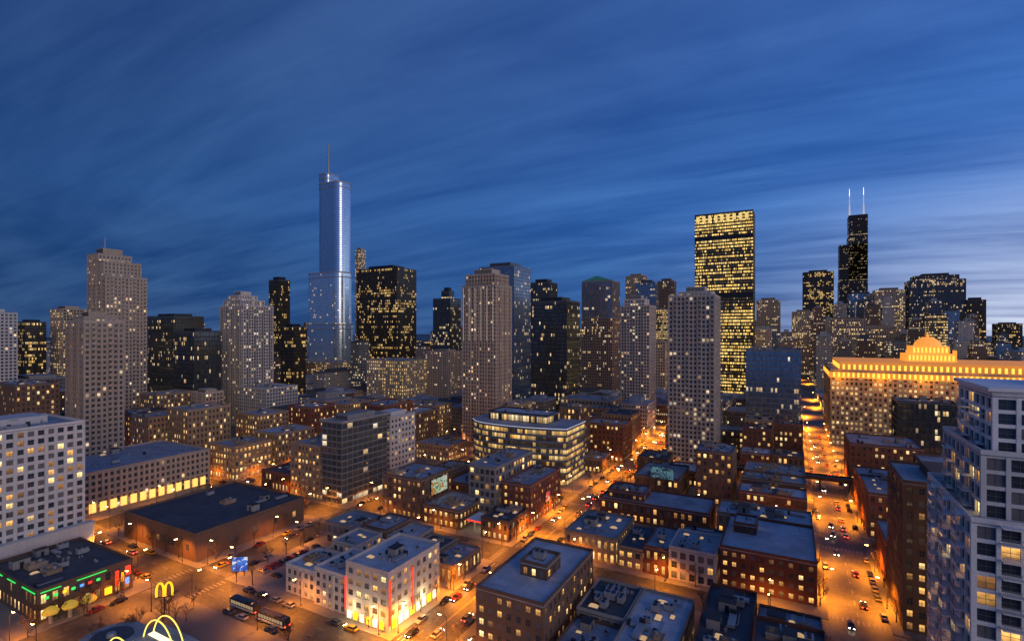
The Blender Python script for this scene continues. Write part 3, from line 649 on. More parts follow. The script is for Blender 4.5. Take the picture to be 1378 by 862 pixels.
CW=plain('crown_white_lit',(.6,.6,.6),.6,0,(1,.8,.55),.4)
fx=P(623,688,384,400,.8); a=(fx[1]-fx[0])/2; c=(fx[3]-fx[2])/2
for i in range(6): strip(e18,-a+1.5+i*(2*a-3.5)/5,-a+1.75+i*(2*a-3.5)/5,-c-1.8,-c-1.7,80,fx[4]-1,CW,'light_strip')
fx=P(935,1016,283,640,.55); a=(fx[1]-fx[0])/2; c=(fx[3]-fx[2])/2
LITY=plain('lit_yellow_band',(.4,.3,.1),.6,0,(1,.72,.25),.8)
for i in range(9): strip(e26,-a+2+i*(2*a-4)/9,-a+2+(i+.55)*(2*a-4)/9,-c-.3,-c-.2,fx[4]-9,fx[4]-1.5,LITY,'light_strip')
m=MB(); m.box(-a-.25,a+.25,-c-.3,-c-.2,fx[4]*.545,fx[4]*.575); m.box(-a-.25,a+.25,-c-.3,-c-.2,fx[4]*.86,fx[4]*.88); m.box(a+.2,a+.3,-c,c,fx[4]*.545,fx[4]*.575); obj('louvre_band',m.mesh('louvre_band',[W['black']]),e26)
# ================================================================ FILLER CITY
Xst=sorted(set([-185,-92,18]+[-275-93*i for i in range(0,16)]+[115+95*i for i in range(0,9)]))
Yst=[30,105,177,255,335,412,490]+[575+86*i for i in range(0,14)]
PAVE=wallmat('pavement_concrete',(.17,.165,.155),.35,.05)
def prof(px):
    T=[(-100,450),(0,450),(60,440),(120,455),(200,445),(260,432),(300,440),(380,440),(400,430),(480,440),(580,440),(640,440),(700,425),(790,430),(850,400),(900,415),(960,440),(1020,420),(1060,445),(1066,415),(1110,400),(1150,405),(1220,395),(1300,408),(1330,440),(1500,435)]
    for (a,b),(c,d) in zip(T,T[1:]):
        if a<=px<=c: return b+(d-b)*(px-a)/(c-a)
    return 440
fillers=[]
for i in range(len(Xst)-1):
    for j in range(len(Yst)-1):
        bx0,bx1=Xst[i]+11,Xst[i+1]-11; by0,by1=Yst[j]+10,Yst[j+1]-10
        vis=[proj(x,y,0) for x in(bx0,bx1) for y in(by0,by1)]
        if all(v[2]<90 for v in vis) or max(v[0] for v in vis)<-60 or min(v[0] for v in vis)>1440: continue
        d0=min(v[2] for v in vis)
        if d0<800:
            m=MB(); m.box(bx0-3,bx1+3,by0-3,by1+3,0,.15); obj('pavement',m.mesh('pavement',[PAVE]),kind='structure')
        if by1<120: continue
        if d0>1650: continue
        nx,ny=(5,3) if d0<300 else ((3,2) if d0<650 else (3,1))
        for a in range(nx):
            for b_ in range(ny):
                lx0=bx0+(bx1-bx0)*a/nx+.6; lx1=bx0+(bx1-bx0)*(a+1)/nx-.6
                ly0=by0+(by1-by0)*b_/ny+.6; ly1=by0+(by1-by0)*(b_+1)/ny-.6
                if ly0<170 : continue
                if any(lx0<F[1]+.6 and lx1>F[0]-.6 and ly0<F[3]+.6 and ly1>F[2]-.6 for F in FOOT): continue
                px,py,d=proj((lx0+lx1)/2,(ly0+ly1)/2,0)
                if px<-40 or px>1420: continue
                r=random.random()
                if d<330:
                    if r<.1: continue
                    z=random.uniform(6,16)
                elif d<700:
                    cap=max(11,88-90/693*d); z=random.uniform(.4,1)*cap
                    if px<480: z*=1.2
                    if r<.06: continue
                else:
                    lo=prof(px); t=random.uniform(lo,lo+60) if d>900 else random.uniform(lo+20,lo+85)
                    z=max(12,H+(HOR-t)/FX*d)
                    if r<.05: continue
                fillers.append((d,lx0,lx1,ly0,ly1,z))
fillers.sort()
LAB={'stone_facade':'stone office tower','white_facade':'pale concrete tower','grey_facade':'grey office block','brown_facade':'brown brick block','dark_glass':'dark glass office tower','blue_glass':'blue glass tower','lit_facade':'brightly lit office tower'}
line=[900.0]*1400; SKY.sort(); si=0; nf_=0
for d,x0,x1,y0,y1,z in fillers:
    while si<len(SKY) and SKY[si][0]<d:
        s_=SKY[si]; si+=1
        for q in range(s_[1],s_[2]): line[q]=min(line[q],s_[3])
    if d>=430 and z>60:
        s=random.uniform(0.7,.98); cx,cy=(x0+x1)/2,(y0+y1)/2; w=(x1-x0)/2*s; dd=min((y1-y0)/2,w*1.2)
        x0,x1,y0,y1=cx-w,cx+w,cy-dd,cy+dd
    ps=[proj(x,y,z) for x in(x0,x1) for y in(y0,y1)]
    pa=max(0,int(min(p[0] for p in ps)));pb=min(1378,int(max(p[0] for p in ps)))
    if pb<=pa: continue
    tp=min(p[1] for p in ps)
    if tp>=max(line[pa:pb])-2: continue
    bt=max(p[1] for p in ps)
    for q in range(pa,pb): line[q]=min(line[q],bt)
    nf_+=1
    if d<430:
        st=random.choice(['brick','brown','tan','brown','tan','brick'])
        bld('city_building','%s city building with flat roof between the streets'%{'brick':'red brick','brown':'brown brick','tan':'tan brick','grey':'grey'}[st],'building',(x0,x1,y0,y1,z),st,nu=2,pent=False,roof=random.choice([ROOF,ROOFD,ROOFL]))
    else:
        nm,gm,bw,fh=random.choice(FAR if z>45 else FAR[:4])
        cx,cy=(x0+x1)/2,(y0+y1)/2;hx,hy=(x1-x0)/2,(y1-y0)/2
        e=thing('distant_'+('tower' if z>60 else 'block'),'%s standing among the downtown blocks'%LAB[nm],'skyscraper' if z>60 else 'building',(cx,cy,.15))
        m=MB(); sb=random.random()<.45 and z>50
        z1=z*random.uniform(.7,.9) if sb else z
        m.box(-hx,hx,-hy,hy,0,z1,0,bw,fh,top=False)
        if sb: m.box(-hx*.7,hx*.7,-hy*.7,hy*.7,z1+.01,z,0,bw,fh,top=False,off=30)
        obj('wall',m.mesh('wall',[gm]),e)
        m=MB(); m.box(-hx-.2,hx+.2,-hy-.2,hy+.2,z1,z1+1.2)
        if sb: m.box(-hx*.7-.2,hx*.7+.2,-hy*.7-.2,hy*.7+.2,z,z+1.2)
        k=.7 if sb else 1
        if random.random()<.75: m.box(-hx*k*.5,hx*k*.4,-hy*k*.5,hy*k*.5,z+1.2,z+random.uniform(3,7))
        if random.random()<.3: m.box(hx*k*.5,hx*k*.8,-hy*k*.5,hy*k*.1,z+1.2,z+random.uniform(3,5))
        obj('roof',m.mesh('roof',[random.choice([ROOF,ROOFD,W['grey']])]),e)
        if random.random()<.15 and z>100:
            m=MB(); m.cyl(0,0,z+1.2,z+random.uniform(12,30),.7,.3,6); obj('antenna_mast',m.mesh('antenna_mast',[METAL]),e)
print('fillers',len(fillers),nf_)
# ================================================================ GROUND & ROADS
ASPH,nt,b=newmat('asphalt'); L=nt.links.new
tc=N(nt,'ShaderNodeTexCoord'); n1=N(nt,'ShaderNodeTexNoise'); n1.inputs['Scale'].default_value=.08; n1.inputs['Detail'].default_value=8; n1.inputs['Roughness'].default_value=.7; L(tc.outputs['Object'],n1.inputs['Vector'])
n2=N(nt,'ShaderNodeTexNoise'); n2.inputs['Scale'].default_value=.8; n2.inputs['Detail'].default_value=5; L(tc.outputs['Object'],n2.inputs['Vector'])
r=N(nt,'ShaderNodeValToRGB'); r.color_ramp.elements[0].position=.40; r.color_ramp.elements[0].color=(.035,.034,.032,1); r.color_ramp.elements[1].position=.60; r.color_ramp.elements[1].color=(.10,.095,.085,1); L(mth(nt,'MULTIPLY_ADD',n2.outputs[0],.35,mth(nt,'MULTIPLY',n1.outputs[0],.65)),r.inputs[0]); L(r.outputs[0],b.inputs['Base Color']); b.inputs['Roughness'].default_value=.55
m=MB(); m.quad([(-9000,-300,0),(9000,-300,0),(9000,12000,0),(-9000,12000,0)]); obj('ground',m.mesh('ground',[ASPH]),kind='structure')
for X in Xst:
    if X<-760 or X>330: continue
    m=MB(); m.quad([(X-8,40,.004),(X+8,40,.004),(X+8,1600,.004),(X-8,1600,.004)]); obj('road',m.mesh('road',[ASPH]),kind='structure')
for Y in Yst:
    if Y>800 or Y<40: continue
    m=MB(); m.quad([(-900,Y-7,.008),(400,Y-7,.008),(400,Y+7,.008),(-900,Y+7,.008)]); obj('road',m.mesh('road',[ASPH]),kind='structure')
PAINT=plain('road_paint',(.28,.28,.27),.7); PAINTY=plain('road_paint_yellow',(.5,.33,.08),.7)
m=MB()
for X in Xst:
    if X<-380 or X>120: continue
    for j in range(len(Yst)-1):
        ya,yb=Yst[j]+13,Yst[j+1]-13
        if ya>620: continue
        if X in(-92,): 
            for o_ in(-.25,.15): m.quad([(X+o_,ya,.012),(X+o_+.12,ya,.012),(X+o_+.12,yb,.012),(X+o_,yb,.012)],1)
        for off in ((-3.3,3.3) if X==-92 else (0,)):
            y=ya
            while y<yb-3: m.quad([(X+off-.07,y,.012),(X+off+.07,y,.012),(X+off+.07,y+3,.012),(X+off-.07,y+3,.012)],0); y+=8
    for Y in Yst:
        if Y>520 or Y<90: continue
        for s in(-1,1):
            for i in range(11): m.quad([(X-7+i*1.32,Y+s*9.5-1.3,.012),(X-6.6+i*1.32,Y+s*9.5-1.3,.012),(X-6.6+i*1.32,Y+s*9.5+1.3,.012),(X-7+i*1.32,Y+s*9.5+1.3,.012)],0)
            for i in range(9): m.quad([(X+s*9.8-1.3,Y-6+i*1.4,.016),(X+s*9.8+1.3,Y-6+i*1.4,.016),(X+s*9.8+1.3,Y-5.6+i*1.4,.016),(X+s*9.8-1.3,Y-5.6+i*1.4,.016)],0)
for Y in Yst:
    if Y>520 or Y<90: continue
    for i in range(len(Xst)-1):
        if Xst[i]<-480 or Xst[i]>110: continue
        x=Xst[i]+13
        while x<Xst[i+1]-14:
            for off in(-1.8,1.8): m.quad([(x,Y+off-.07,.012),(x+3,Y+off-.07,.012),(x+3,Y+off+.07,.012),(x,Y+off+.07,.012)],0)
            x+=8
obj('road_marking',m.mesh('road_marking',[PAINT,PAINTY]),kind='structure')
# ================================================================ STREET LAMPS
LAMPG=plain('lamp_glow',(1,.6,.2),.5,0,(1,.50,.12),70)
pm=MB(); pm.cyl(0,0,0,.5,.22,.18,8); pm.cyl(0,0,.5,9,.11,.07,8); pm.tube((0,0,8.9),(1.0,0,9.5),.06,.05); pm.tube((1.0,0,9.5),(2.1,0,9.6),.05,.05)
POLE=pm.mesh('pole',[DARKM]); hm=MB(); hm.box(1.9,2.9,-.2,.2,9.52,9.7); HEAD=hm.mesh('lamp_head',[DARKM]); gm_=MB(); gm_.box(1.95,2.85,-.2,.2,9.36,9.51); LGL=gm_.mesh('lamp_glow',[LAMPG])
def LD(name,e,r=.3,ang=152):
    l=bpy.data.lights.new(name,'SPOT'); l.energy=e; l.color=(1,.27,.010); l.shadow_soft_size=r; l.spot_size=math.radians(ang); l.spot_blend=1.0; return l
LA=LD('street_light_avenue',40000); LN=LD('street_light',14000); LF=LD('street_light_distant',190000,1.2)
cand=[]
for X in Xst:
    if X<-480 or X>230: continue
    y=60
    while y<1500:
        if not any(abs(y-Y)<9 for Y in Yst):
            far=y>520
            for s in ((-1,1) if not far else (random.choice((-1,1)),)):
                cand.append((X+s*8.6,y,math.pi if s>0 else 0,LF if far else (LA if X in(-92,18) else LN)))
        y+=28 if y<520 else 75
for Y in Yst:
    if Y>520: continue
    x=-600
    while x<260:
        if not any(abs(x-X)<12 for X in Xst):
            for s in(-1,1): cand.append((x,Y+s*7.6,(-math.pi/2 if s>0 else math.pi/2),LN))
        x+=33
cand=[c for c in cand if -60<proj(c[0],c[1],5)[0]<1440 and proj(c[0],c[1],9)[1]<940 and proj(c[0],c[1],0)[2]>60]
cand.sort(key=lambda c:proj(c[0],c[1],0)[2]*(.45 if c[0] in(-100.6,-83.4,9.4,26.6) else 1)); cand=cand[:230]
for x,y,r_,li in cand:
    e=thing('street_lamp','dark metal street lamp glowing orange on the pavement','street lamp',(x,y,.15),POLE,r_,group='street lamps along the streets')
    obj('lamp_head',HEAD,e); obj('lamp_glow',LGL,e)
    lo=bpy.data.objects.new('light',li); col.objects.link(lo); lo.parent=e; lo.location=(2.4,0,9.2)
fl=bpy.data.lights.new('floodlight','POINT'); fl.energy=5000; fl.color=(1,.34,.02); fl.shadow_soft_size=2
for xx in range(-146,60,26):
    o=bpy.data.objects.new('floodlight',fl); col.objects.link(o); o.parent=eM; o.location=(xx,-50,51)
wl=bpy.data.lights.new('shop_light','POINT'); wl.energy=900; wl.color=(1,.70,.34); wl.shadow_soft_size=.5
for p_ in((-5,-15,4.5),(3,-15,4.5),(10.5,-6,4.5),(10.5,3,4.5)):
    o=bpy.data.objects.new('shop_light',wl); col.objects.link(o); o.parent=e_white; o.location=p_
# ================================================================ CARS
TAIL=plain('tail_lamp',(.5,.02,.01),.4,0,(1,.03,.01),25); HEADL=plain('head_lamp',(.9,.9,.8),.4,0,(1,.85,.6),40)
TYRE=plain('tyre_rubber',(.02,.02,.02),.8); CGL=plain('car_glass',(.015,.018,.02),.08)
TOFF=plain('tail_lamp_off',(.3,.02,.02),.4); HOFF=plain('head_lamp_off',(.5,.5,.5),.3)
cols=[(.30,.30,.32),(.02,.02,.022),(.36,.36,.34),(.08,.09,.11),(.25,.02,.02),(.03,.05,.12),(.6,.38,.03)]
CB=[]
def loft(b,secs,mi):
    n=len(secs[0])
    for a,c in zip(secs,secs[1:]):
        for i in range(n):
            j=(i+1)%n; b.quad([a[i],c[i],c[j],a[j]],mi)
    b.quad(list(secs[0]),mi); b.quad(list(reversed(secs[-1])),mi)
def sec(y,w,z0,z1,t=.12): return [(-w,y,z0),(w,y,z0),(w,y,z1-t),(w-t,y,z1),(-w+t,y,z1),(-w,y,z1-t)]
for i,c in enumerate(cols):
    b=MB(); loft(b,[sec(-2.3,.78,.4,.8),sec(-2.15,.88,.25,.92),sec(-1.2,.92,.22,.95),sec(1.0,.92,.22,.93),sec(1.9,.88,.25,.78),sec(2.28,.76,.35,.62)],0)
    loft(b,[sec(-1.25,.66,1.34,1.40,.05),sec(.25,.66,1.34,1.43,.05)],0)
    CB.append(b.mesh('body',[plain('car_paint_%d'%i,c,.25,.3)]))
b=MB(); s0=[(-.84,-1.95,.93),(.84,-1.95,.93),(.84,1.15,.91),(-.84,1.15,.91)]; s1=[(-.64,-1.28,1.345),(.64,-1.28,1.345),(.64,.28,1.345),(-.64,.28,1.345)]
for i in range(4):
    j=(i+1)%4; b.quad([s0[i],s0[j],s1[j],s1[i]])
CG=b.mesh('window',[CGL])
b=MB(); b.tube((-.11,0,0),(.11,0,0),.33,.33,12); b.tube((-.125,0,0),(.125,0,0),.19,.19,8,1); WH=b.mesh('wheel',[TYRE,METAL])
def lm(mat,nm):
    b=MB(); b.box(-.2,.2,-.04,.04,-.08,.08); return b.mesh(nm,[mat])
M_T=lm(TAIL,'tail_light'); M_TO=lm(TOFF,'tail_light'); M_H=lm(HEADL,'headlight'); M_HO=lm(HOFF,'headlight')
CL=['silver','black','white','dark grey','red','dark blue','yellow taxi']
ncar=0
def car(x,y,rot,lit,where):
    global ncar
    px,py,d=proj(x,y,0)
    if px<-20 or px>1400 or py>880 or d>520 or ncar>=298: return
    ncar+=1
    i=random.choice([0,1,2,3,0,1,2,3,4,5,6])
    e=thing('car','%s car %s'%(CL[i],where),'car',(x,y,.012),None,rot,group='cars on the streets')
    obj('body',CB[i],e); obj('window',CG,e)
    if d<330:
        for sx in(-.82,.82):
            for sy in(-1.45,1.4): obj('wheel',WH,e,(sx,sy,.33))
    for sx in(-.6,.6):
        obj('tail_light',M_T if lit else M_TO,e,(sx,-2.3,.72)); obj('headlight',M_H if lit else M_HO,e,(sx,2.24,.56))
for r_ in range(3):
    for i in range(9):
        if random.random()<.85: car(-170+r_*7.5,122+i*3.0,math.pi/2,False,'parked in the open lot')
for X in (-92,18,-185,-275):
    y=90
    while y<520:
        for off in ((1.9,4.9,-1.9,-4.9) if X==-92 else (2.4,-2.4)):
            if random.random()<(.27 if X in(-92,18) else .12): car(X+off,y+random.uniform(-3,3),0 if off>0 else math.pi,True,'driving along the street')
        y+=10
    y=80
    while y<400:
        if not any(abs(y-Y)<15 for Y in Yst):
            for s in(-1,1):
                if random.random()<.6: car(X+s*6.9,y+random.uniform(-.5,.5),0 if s>0 else math.pi,False,'parked along the kerb')
        y+=6.3
for Y in (105,177,255):
    x=-420
    while x<140:
        if not any(abs(x-X)<14 for X in Xst):
            if random.random()<.45: car(x,Y-5.8,math.pi/2,False,'parked along the kerb')
            if random.random()<.35: car(x,Y+5.8,math.pi/2,False,'parked along the kerb')
        if random.random()<.2 and not(Y==105 and -160<x<-128): car(x,Y+random.choice((-2.5,2.5)),math.pi/2,True,'driving along the street')
        x+=6.8
print('cars',ncar)
BUSW=plain('bus_white',(.55,.56,.58),.35); BUSD=plain('bus_window',(.02,.02,.025),.1)
def bus(x,y,rot):
    e=thing('bus','long city bus with dark window band on the road','bus',(x,y,.012),None,rot,group='buses')
    b=MB(); loft(b,[sec(-6,1.15,.45,2.9,.2),sec(-5.8,1.27,.35,3.05,.2),sec(5.8,1.27,.35,3.05,.2),sec(6,1.15,.45,2.9,.2)],0); b.box(-.9,.9,-4,-1.5,3.05,3.25,0); obj('body',b.mesh('body',[BUSD]),e)
    b=MB()
    for s in(-1,1):
        for i in range(9): b.box(s*1.275,s*1.285,-5.4+i*1.2,-4.4+i*1.2,1.5,2.5)
    obj('window',b.mesh('window',[plain('bus_window_lit',(.05,.05,.05),.2,0,(1,.7,.4),.35)]),e)
    b=MB(); b.box(-1.0,1.0,6.0,6.02,1.2,2.6); obj('windscreen',b.mesh('windscreen',[CGL]),e)
    b=MB(); b.box(-1.29,1.29,-5.7,5.7,.6,1.2); obj('side_panel',b.mesh('side_panel',[BUSW]),e)
    for sx in(-1.15,1.15):
        for sy in(-3.8,3.8): obj('wheel',WH,e,(sx,sy,.45)).scale=(1.4,1.4,1.4)
        obj('headlight',M_H,e,(sx*.75,6.03,.8)); obj('tail_light',M_T,e,(sx*.75,-6.03,.9))
bus(-152,103,math.pi/2+.02); bus(-137,102,math.pi/2+.02)
# ================================================================ TREES
BARK=plain('bark',(.07,.05,.035),.9); TW=plain('twigs',(.10,.065,.035),.9)
TM=[]
for v in range(3):
    rnd=random.Random(v+3); tb=MB(); cb=MB()
    def grow(p,d,l,r,lev):
        q=p+d*l; tgt=tb if lev<2 else cb
        tgt.tube(p,q,r,r*.65,5 if lev<2 else 3)
        if lev>=4: return
        for k in range(4 if lev<3 else 5):
            nd=(d+Vector((rnd.uniform(-1,1),rnd.uniform(-1,1),rnd.uniform(-.2,.7)))*.75).normalized()
            grow(p+d*l*rnd.uniform(.55,1),nd,l*rnd.uniform(.55,.75),r*.5,lev+1)
    grow(Vector((0,0,0)),Vector((0,0,1)),2.8,.16,0)
    TM.append((tb.mesh('trunk',[BARK]),cb.mesh('crown',[TW])))
def tree(x,y):
    a=random.choice(TM); s=random.uniform(.9,1.35)
    e=thing('tree','bare street tree with thin branches on the pavement','tree',(x,y,.15),None,random.uniform(0,6),group='street trees'); e.scale=(s,s,s)
    obj('trunk',a[0],e); obj('crown',a[1],e)
for X,s in((-92,1),(-92,-1),(18,-1),(18,1),(-185,1),(-185,-1),(-275,1)):
    y=112
    while y<330:
        if not any(abs(y-Y)<14 for Y in Yst) and random.random()<.7: tree(X+s*9.9,y)
        y+=8
for x in range(-330,5,9):
    for Y in(105,177):
        if not any(abs(x-X)<15 for X in Xst):
            if random.random()<.55: tree(x,Y-8.8)
            if random.random()<.3: tree(x+4,Y+8.8)
for _ in range(12): tree(random.uniform(-200,-190),random.uniform(60,90))
for _ in range(16): tree(random.uniform(-171,-158),random.uniform(60,94))
# ================================================================ CORNER RESTAURANTS & SIGNS
YEL=plain('sign_yellow_lit',(.9,.6,.02),.4,0,(1,.52,.012),1.5); REDL=plain('sign_red_lit',(.7,.03,.02),.4,0,(1,.05,.02),1.4)
YGR=plain('arch_pale_yellow_lit',(.8,.75,.2),.4,0,(1,.80,.12),1.2); BLUL=plain('sign_blue_lit',(.05,.2,.7),.4,0,(.1,.35,1),1.2)
GRNL=plain('neon_green',(.05,.6,.1),.4,0,(.05,1,.15),.9); WHL=plain('sign_white_lit',(.9,.9,.85),.4,0,(1,.80,.45),1.5)
def arch_m(b,w,z0,h,dep):
    n=24
    for s in(-1,1):
        o_=[];i_=[]
        for i in range(n+1):
            a=math.pi*i/n
            o_.append((s*w/4-math.cos(a)*(w/4+.08), z0+h*math.sin(a)**.5))
            i_.append((s*w/4-math.cos(a)*(w/4-.45), z0+(h-.4)*math.sin(a)**.55))
        y=dep/2-.002*(s>0)
        for k in range(n):
            b.quad([(o_[k][0],-y,o_[k][1]),(i_[k][0],-y,i_[k][1]),(i_[k+1][0],-y,i_[k+1][1]),(o_[k+1][0],-y,o_[k+1][1])])
            b.quad([(o_[k][0],y,o_[k][1]),(o_[k+1][0],y,o_[k+1][1]),(i_[k+1][0],y,i_[k+1][1]),(i_[k][0],y,i_[k][1])])
            b.quad([(o_[k][0],-y,o_[k][1]),(o_[k+1][0],-y,o_[k+1][1]),(o_[k+1][0],y,o_[k+1][1]),(o_[k][0],y,o_[k][1])])
            b.quad([(i_[k][0],-y,i_[k][1]),(i_[k][0],y,i_[k][1]),(i_[k+1][0],y,i_[k+1][1]),(i_[k+1][0],-y,i_[k+1][1])])
es=thing('restaurant_sign','yellow lit double-arch sign on a tall pole','sign',(-170,88.5,.15))
b=MB(); b.cyl(0,0,0,6.0,.22); b.box(-2.5,2.5,-.12,.12,5.8,6.1); obj('pole',b.mesh('pole',[DARKM]),es)
b=MB(); arch_m(b,4.7,6.15,4.3,.35); obj('letter',b.mesh('letter',[YEL]),es); es.rotation_euler[2]=math.radians(45)
er=thing('restaurant','glass restaurant with round roof and giant yellow arches','restaurant',(-140,66,.15))
b=MB(); b.box(-12,12,-14,12,0,6.5,0,3,6.5); obj('window',b.mesh('window',[G['band']]),er,kind='stuff')
b=MB(); b.box(-13,13,-15,13,6.5,7.4); obj('roof',b.mesh('roof',[ROOF]),er)
b=MB()
for i in range(5): b.box(-10,10,-12+i*5,-10.5+i*5,7.4,7.6)
obj('skylight',b.mesh('skylight',[WHL]),er,kind='stuff')
b=MB(); b.cyl(-20,4,4.9,5.3,8.2,8.2,28); b.cyl(-20,4,5.3,5.9,8.2,7.6,28,1); b.cyl(-20,4,5.9,6.3,5.0,4.8,24,0); b.cyl(-20,4,6.3,7.2,1.2,1.0,12,1); b.cyl(-20,4,0,4.9,.5)
for i in range(10):
    a=2*math.pi*i/10; b.tube((-20+1.2*math.cos(a),4+1.2*math.sin(a),6.2),(-20+7.8*math.cos(a),4+7.8*math.sin(a),5.95),.12,.12,4,1)
obj('round_canopy',b.mesh('round_canopy',[ROOFD,METAL]),er)
for yy in(-4,-1.6,7,9.4):
    b=MB()
    for i in range(28):
        a0=math.pi*i/28;a1=math.pi*(i+1)/28
        f_=lambda a:(-3-math.cos(a)*8,yy,13.4*math.sin(a)**.75)
        b.tube(f_(a0),f_(a1),.17,.17,6)
    obj('arch',b.mesh('arch',[YGR]),er)
ec=bld('cafe_building','low cafe with green neon roof edge and red signs','restaurant',(-236,-199,68,93,9),'brown',nu=6,near=True,roof=ROOFD,plit=.35)
for (a0,a1) in((-16,-6),(-2,4),(9,18)):
    b=MB(); b.box(a0,a1,-13.1,-12.9,8.9,9.15); obj('neon_strip',b.mesh('neon_strip',[GRNL]),ec)
for (a0,a1) in((-12,-7),(-3,5)):
    b=MB(); b.box(18.9,19.1,a0,a1,8.9,9.15); obj('neon_strip',b.mesh('neon_strip',[GRNL]),ec)
for i in range(7):
    b=MB(); b.box(18.95,19.1,-11+i*2.2,-10+i*2.2,6.6,7.4); obj('neon_strip',b.mesh('neon_strip',[(GRNL,GRNL,YEL,GRNL,BLUL,REDL,GRNL)[i]]),ec)
for i,(a0,w_,z0_,z1_,mt) in enumerate(((7.5,1.0,2.6,7.6,REDL),(9.3,.6,3.5,6.5,YEL),(10.6,1.4,5.2,8.0,REDL),(10.4,1.2,2.2,4.2,BLUL),(4.5,2.0,1,3.2,YEL),(0,1.6,1,3.0,REDL))):
    b=MB(); b.box(18.9,19.15,a0,a0+w_,z0_,z1_); obj('sign',b.mesh('sign',[mt]),ec)
b=MB(); b.box(-19,-15,-13.2,-13.0,4.5,6.6); obj('sign',b.mesh('sign',[REDL]),ec)
for i in range(3):
    em=thing('mushroom_sculpture','glowing yellow mushroom sculpture by the cafe entrance','sculpture',(-196+i*.8,70+i*4.5,.15),group='mushroom sculptures')
    b=MB(); b.cyl(0,0,0,3,.6,.45,10); obj('stem',b.mesh('stem',[W['gold']]),em)
    b=MB(); b.cyl(0,0,3,3.6,1.9,2.1,14); b.cyl(0,0,3.6,4.6,2.1,1.3,14); b.cyl(0,0,4.6,5.1,1.3,.3,14); obj('cap',b.mesh('cap',[plain('mushroom_cap',(.6,.4,.05),.5,0,(1,.6,.05),.3)]),em)
def art(name,cs,s=1.0,scale=.35):
    m,nt,b=newmat(name); L=nt.links.new
    tc=N(nt,'ShaderNodeTexCoord'); v=N(nt,'ShaderNodeTexNoise'); v.inputs['Scale'].default_value=scale; v.inputs['Detail'].default_value=2; v.inputs['Distortion'].default_value=1.2; L(tc.outputs['Object'],v.inputs['Vector'])
    r=N(nt,'ShaderNodeValToRGB'); r.color_ramp.interpolation='CONSTANT'
    r.color_ramp.elements[0].color=(*cs[0],1); r.color_ramp.elements[1].position=.42; r.color_ramp.elements[1].color=(*cs[1],1)
    for i,c in enumerate(cs[2:]):
        e=r.color_ramp.elements.new(.54+.07*i); e.color=(*c,1)
    L(v.outputs[0],r.inputs[0])
    dk=N(nt,'ShaderNodeVectorMath',operation='SCALE'); L(r.outputs[0],dk.inputs[0]); dk.inputs['Scale'].default_value=.25
    L(dk.outputs[0],b.inputs['Base Color']); L(r.outputs[0],b.inputs['Emission Color']); b.inputs['Emission Strength'].default_value=s
    return m
def board(x,y,z0,w,h,rot,mat,label,post=True):
    e=thing('billboard',label,'billboard',(x,y,.15),None,rot)
    b=MB(); b.box(-w/2,w/2,-.2,.2,z0,z0+h); obj('frame',b.mesh('frame',[DARKM]),e)
    b=MB(); b.box(-w/2+.2,w/2-.2,-.26,-.205,z0+.2,z0+h-.2); obj('poster',b.mesh('poster',[mat]),e)
    if post:
        b=MB(); b.cyl(-w/4,.1,0,z0,.2); b.cyl(w/4,.1,0,z0,.2); obj('post',b.mesh('post',[DARKM]),e)
board(-174,116,1.6,5.6,5.4,math.radians(35),art('poster_blue',[(.01,.06,.4),(.02,.16,.7),(.6,.75,.9)],.8,.4),'lit blue and white billboard on posts above the car park')
board(-150.4,203,9.5,13,7.5,math.pi/2,art('poster_green',[(.08,.3,.1),(.75,.78,.7),(.3,.5,.1),(.7,.15,.05)],.55,.3),'lit green white and red billboard on the side wall')
board(-58,267.2,12.5,12,6,0,art('poster_dark',[(.02,.03,.05),(.1,.25,.3),(.03,.05,.08)],.6,.3),'dark billboard on a low roof')
board(-103.2,226,6,5,5,math.pi/2,art('poster_red',[(.6,.05,.04),(.5,.05,.04),(.7,.5,.3)],.8,.5),'small red lit poster board by the brick corner')
for (x_,y0_,y1_) in((8.9,-12.3,-11.7),(8.9,-2.1,-1.7)):
    b=MB(); b.box(x_,x_+.25,y0_,y1_,2,15); obj('sign',b.mesh('sign',[REDL]),e_white)
b=MB(); b.box(-8.4,-8.0,-12.9,-12.7,3,13); obj('sign',b.mesh('sign',[REDL]),e_white)
for i in range(6):
    b=MB(); b.box(-7.5+i*2.6,-6+i*2.6,-12.78,-12.62,.6,2.8); obj('shopfront',b.mesh('shopfront',[YEL if i%2 else WHL]),e_white)
for i in range(8):
    b=MB(); b.box(8.75,8.85,-11+i*2.8,-9.2+i*2.8,.5,3.0); obj('shopfront',b.mesh('shopfront',[WHL if i%3 else YEL]),e_white)
# petrol station
eg=thing('petrol_station','petrol station with white canopy and red lit edge','petrol station',(-115,194,.15))
b=MB(); b.box(-10,10,-5,5,4.8,5.6); obj('canopy',b.mesh('canopy',[WHITE]),eg)
b=MB(); b.box(-10.1,10.1,-5.1,-5.01,4.9,5.5); b.box(10.01,10.1,-5,5,4.9,5.5); obj('canopy_edge',b.mesh('canopy_edge',[REDL]),eg)
b=MB(); b.box(-9,9,-4,4,4.7,4.78); obj('canopy_lights',b.mesh('canopy_lights',[WHL]),eg)
for x in(-7,0,7):
    for y in(-3.5,3.5):
        b=MB(); b.box(x-.2,x+.2,y-.2,y+.2,0,4.7); obj('column',b.mesh('column',[WHITE]),eg)
for x in(-5,5):
    b=MB(); b.box(x-.4,x+.4,-.3,.3,.1,1.7); b.box(x-1.4,x+1.4,-.6,.6,0,.12); b.box(x-.3,x+.3,-.34,-.3,1.0,1.5,1); obj('fuel_pump',b.mesh('fuel_pump',[W['white'],REDL]),eg)
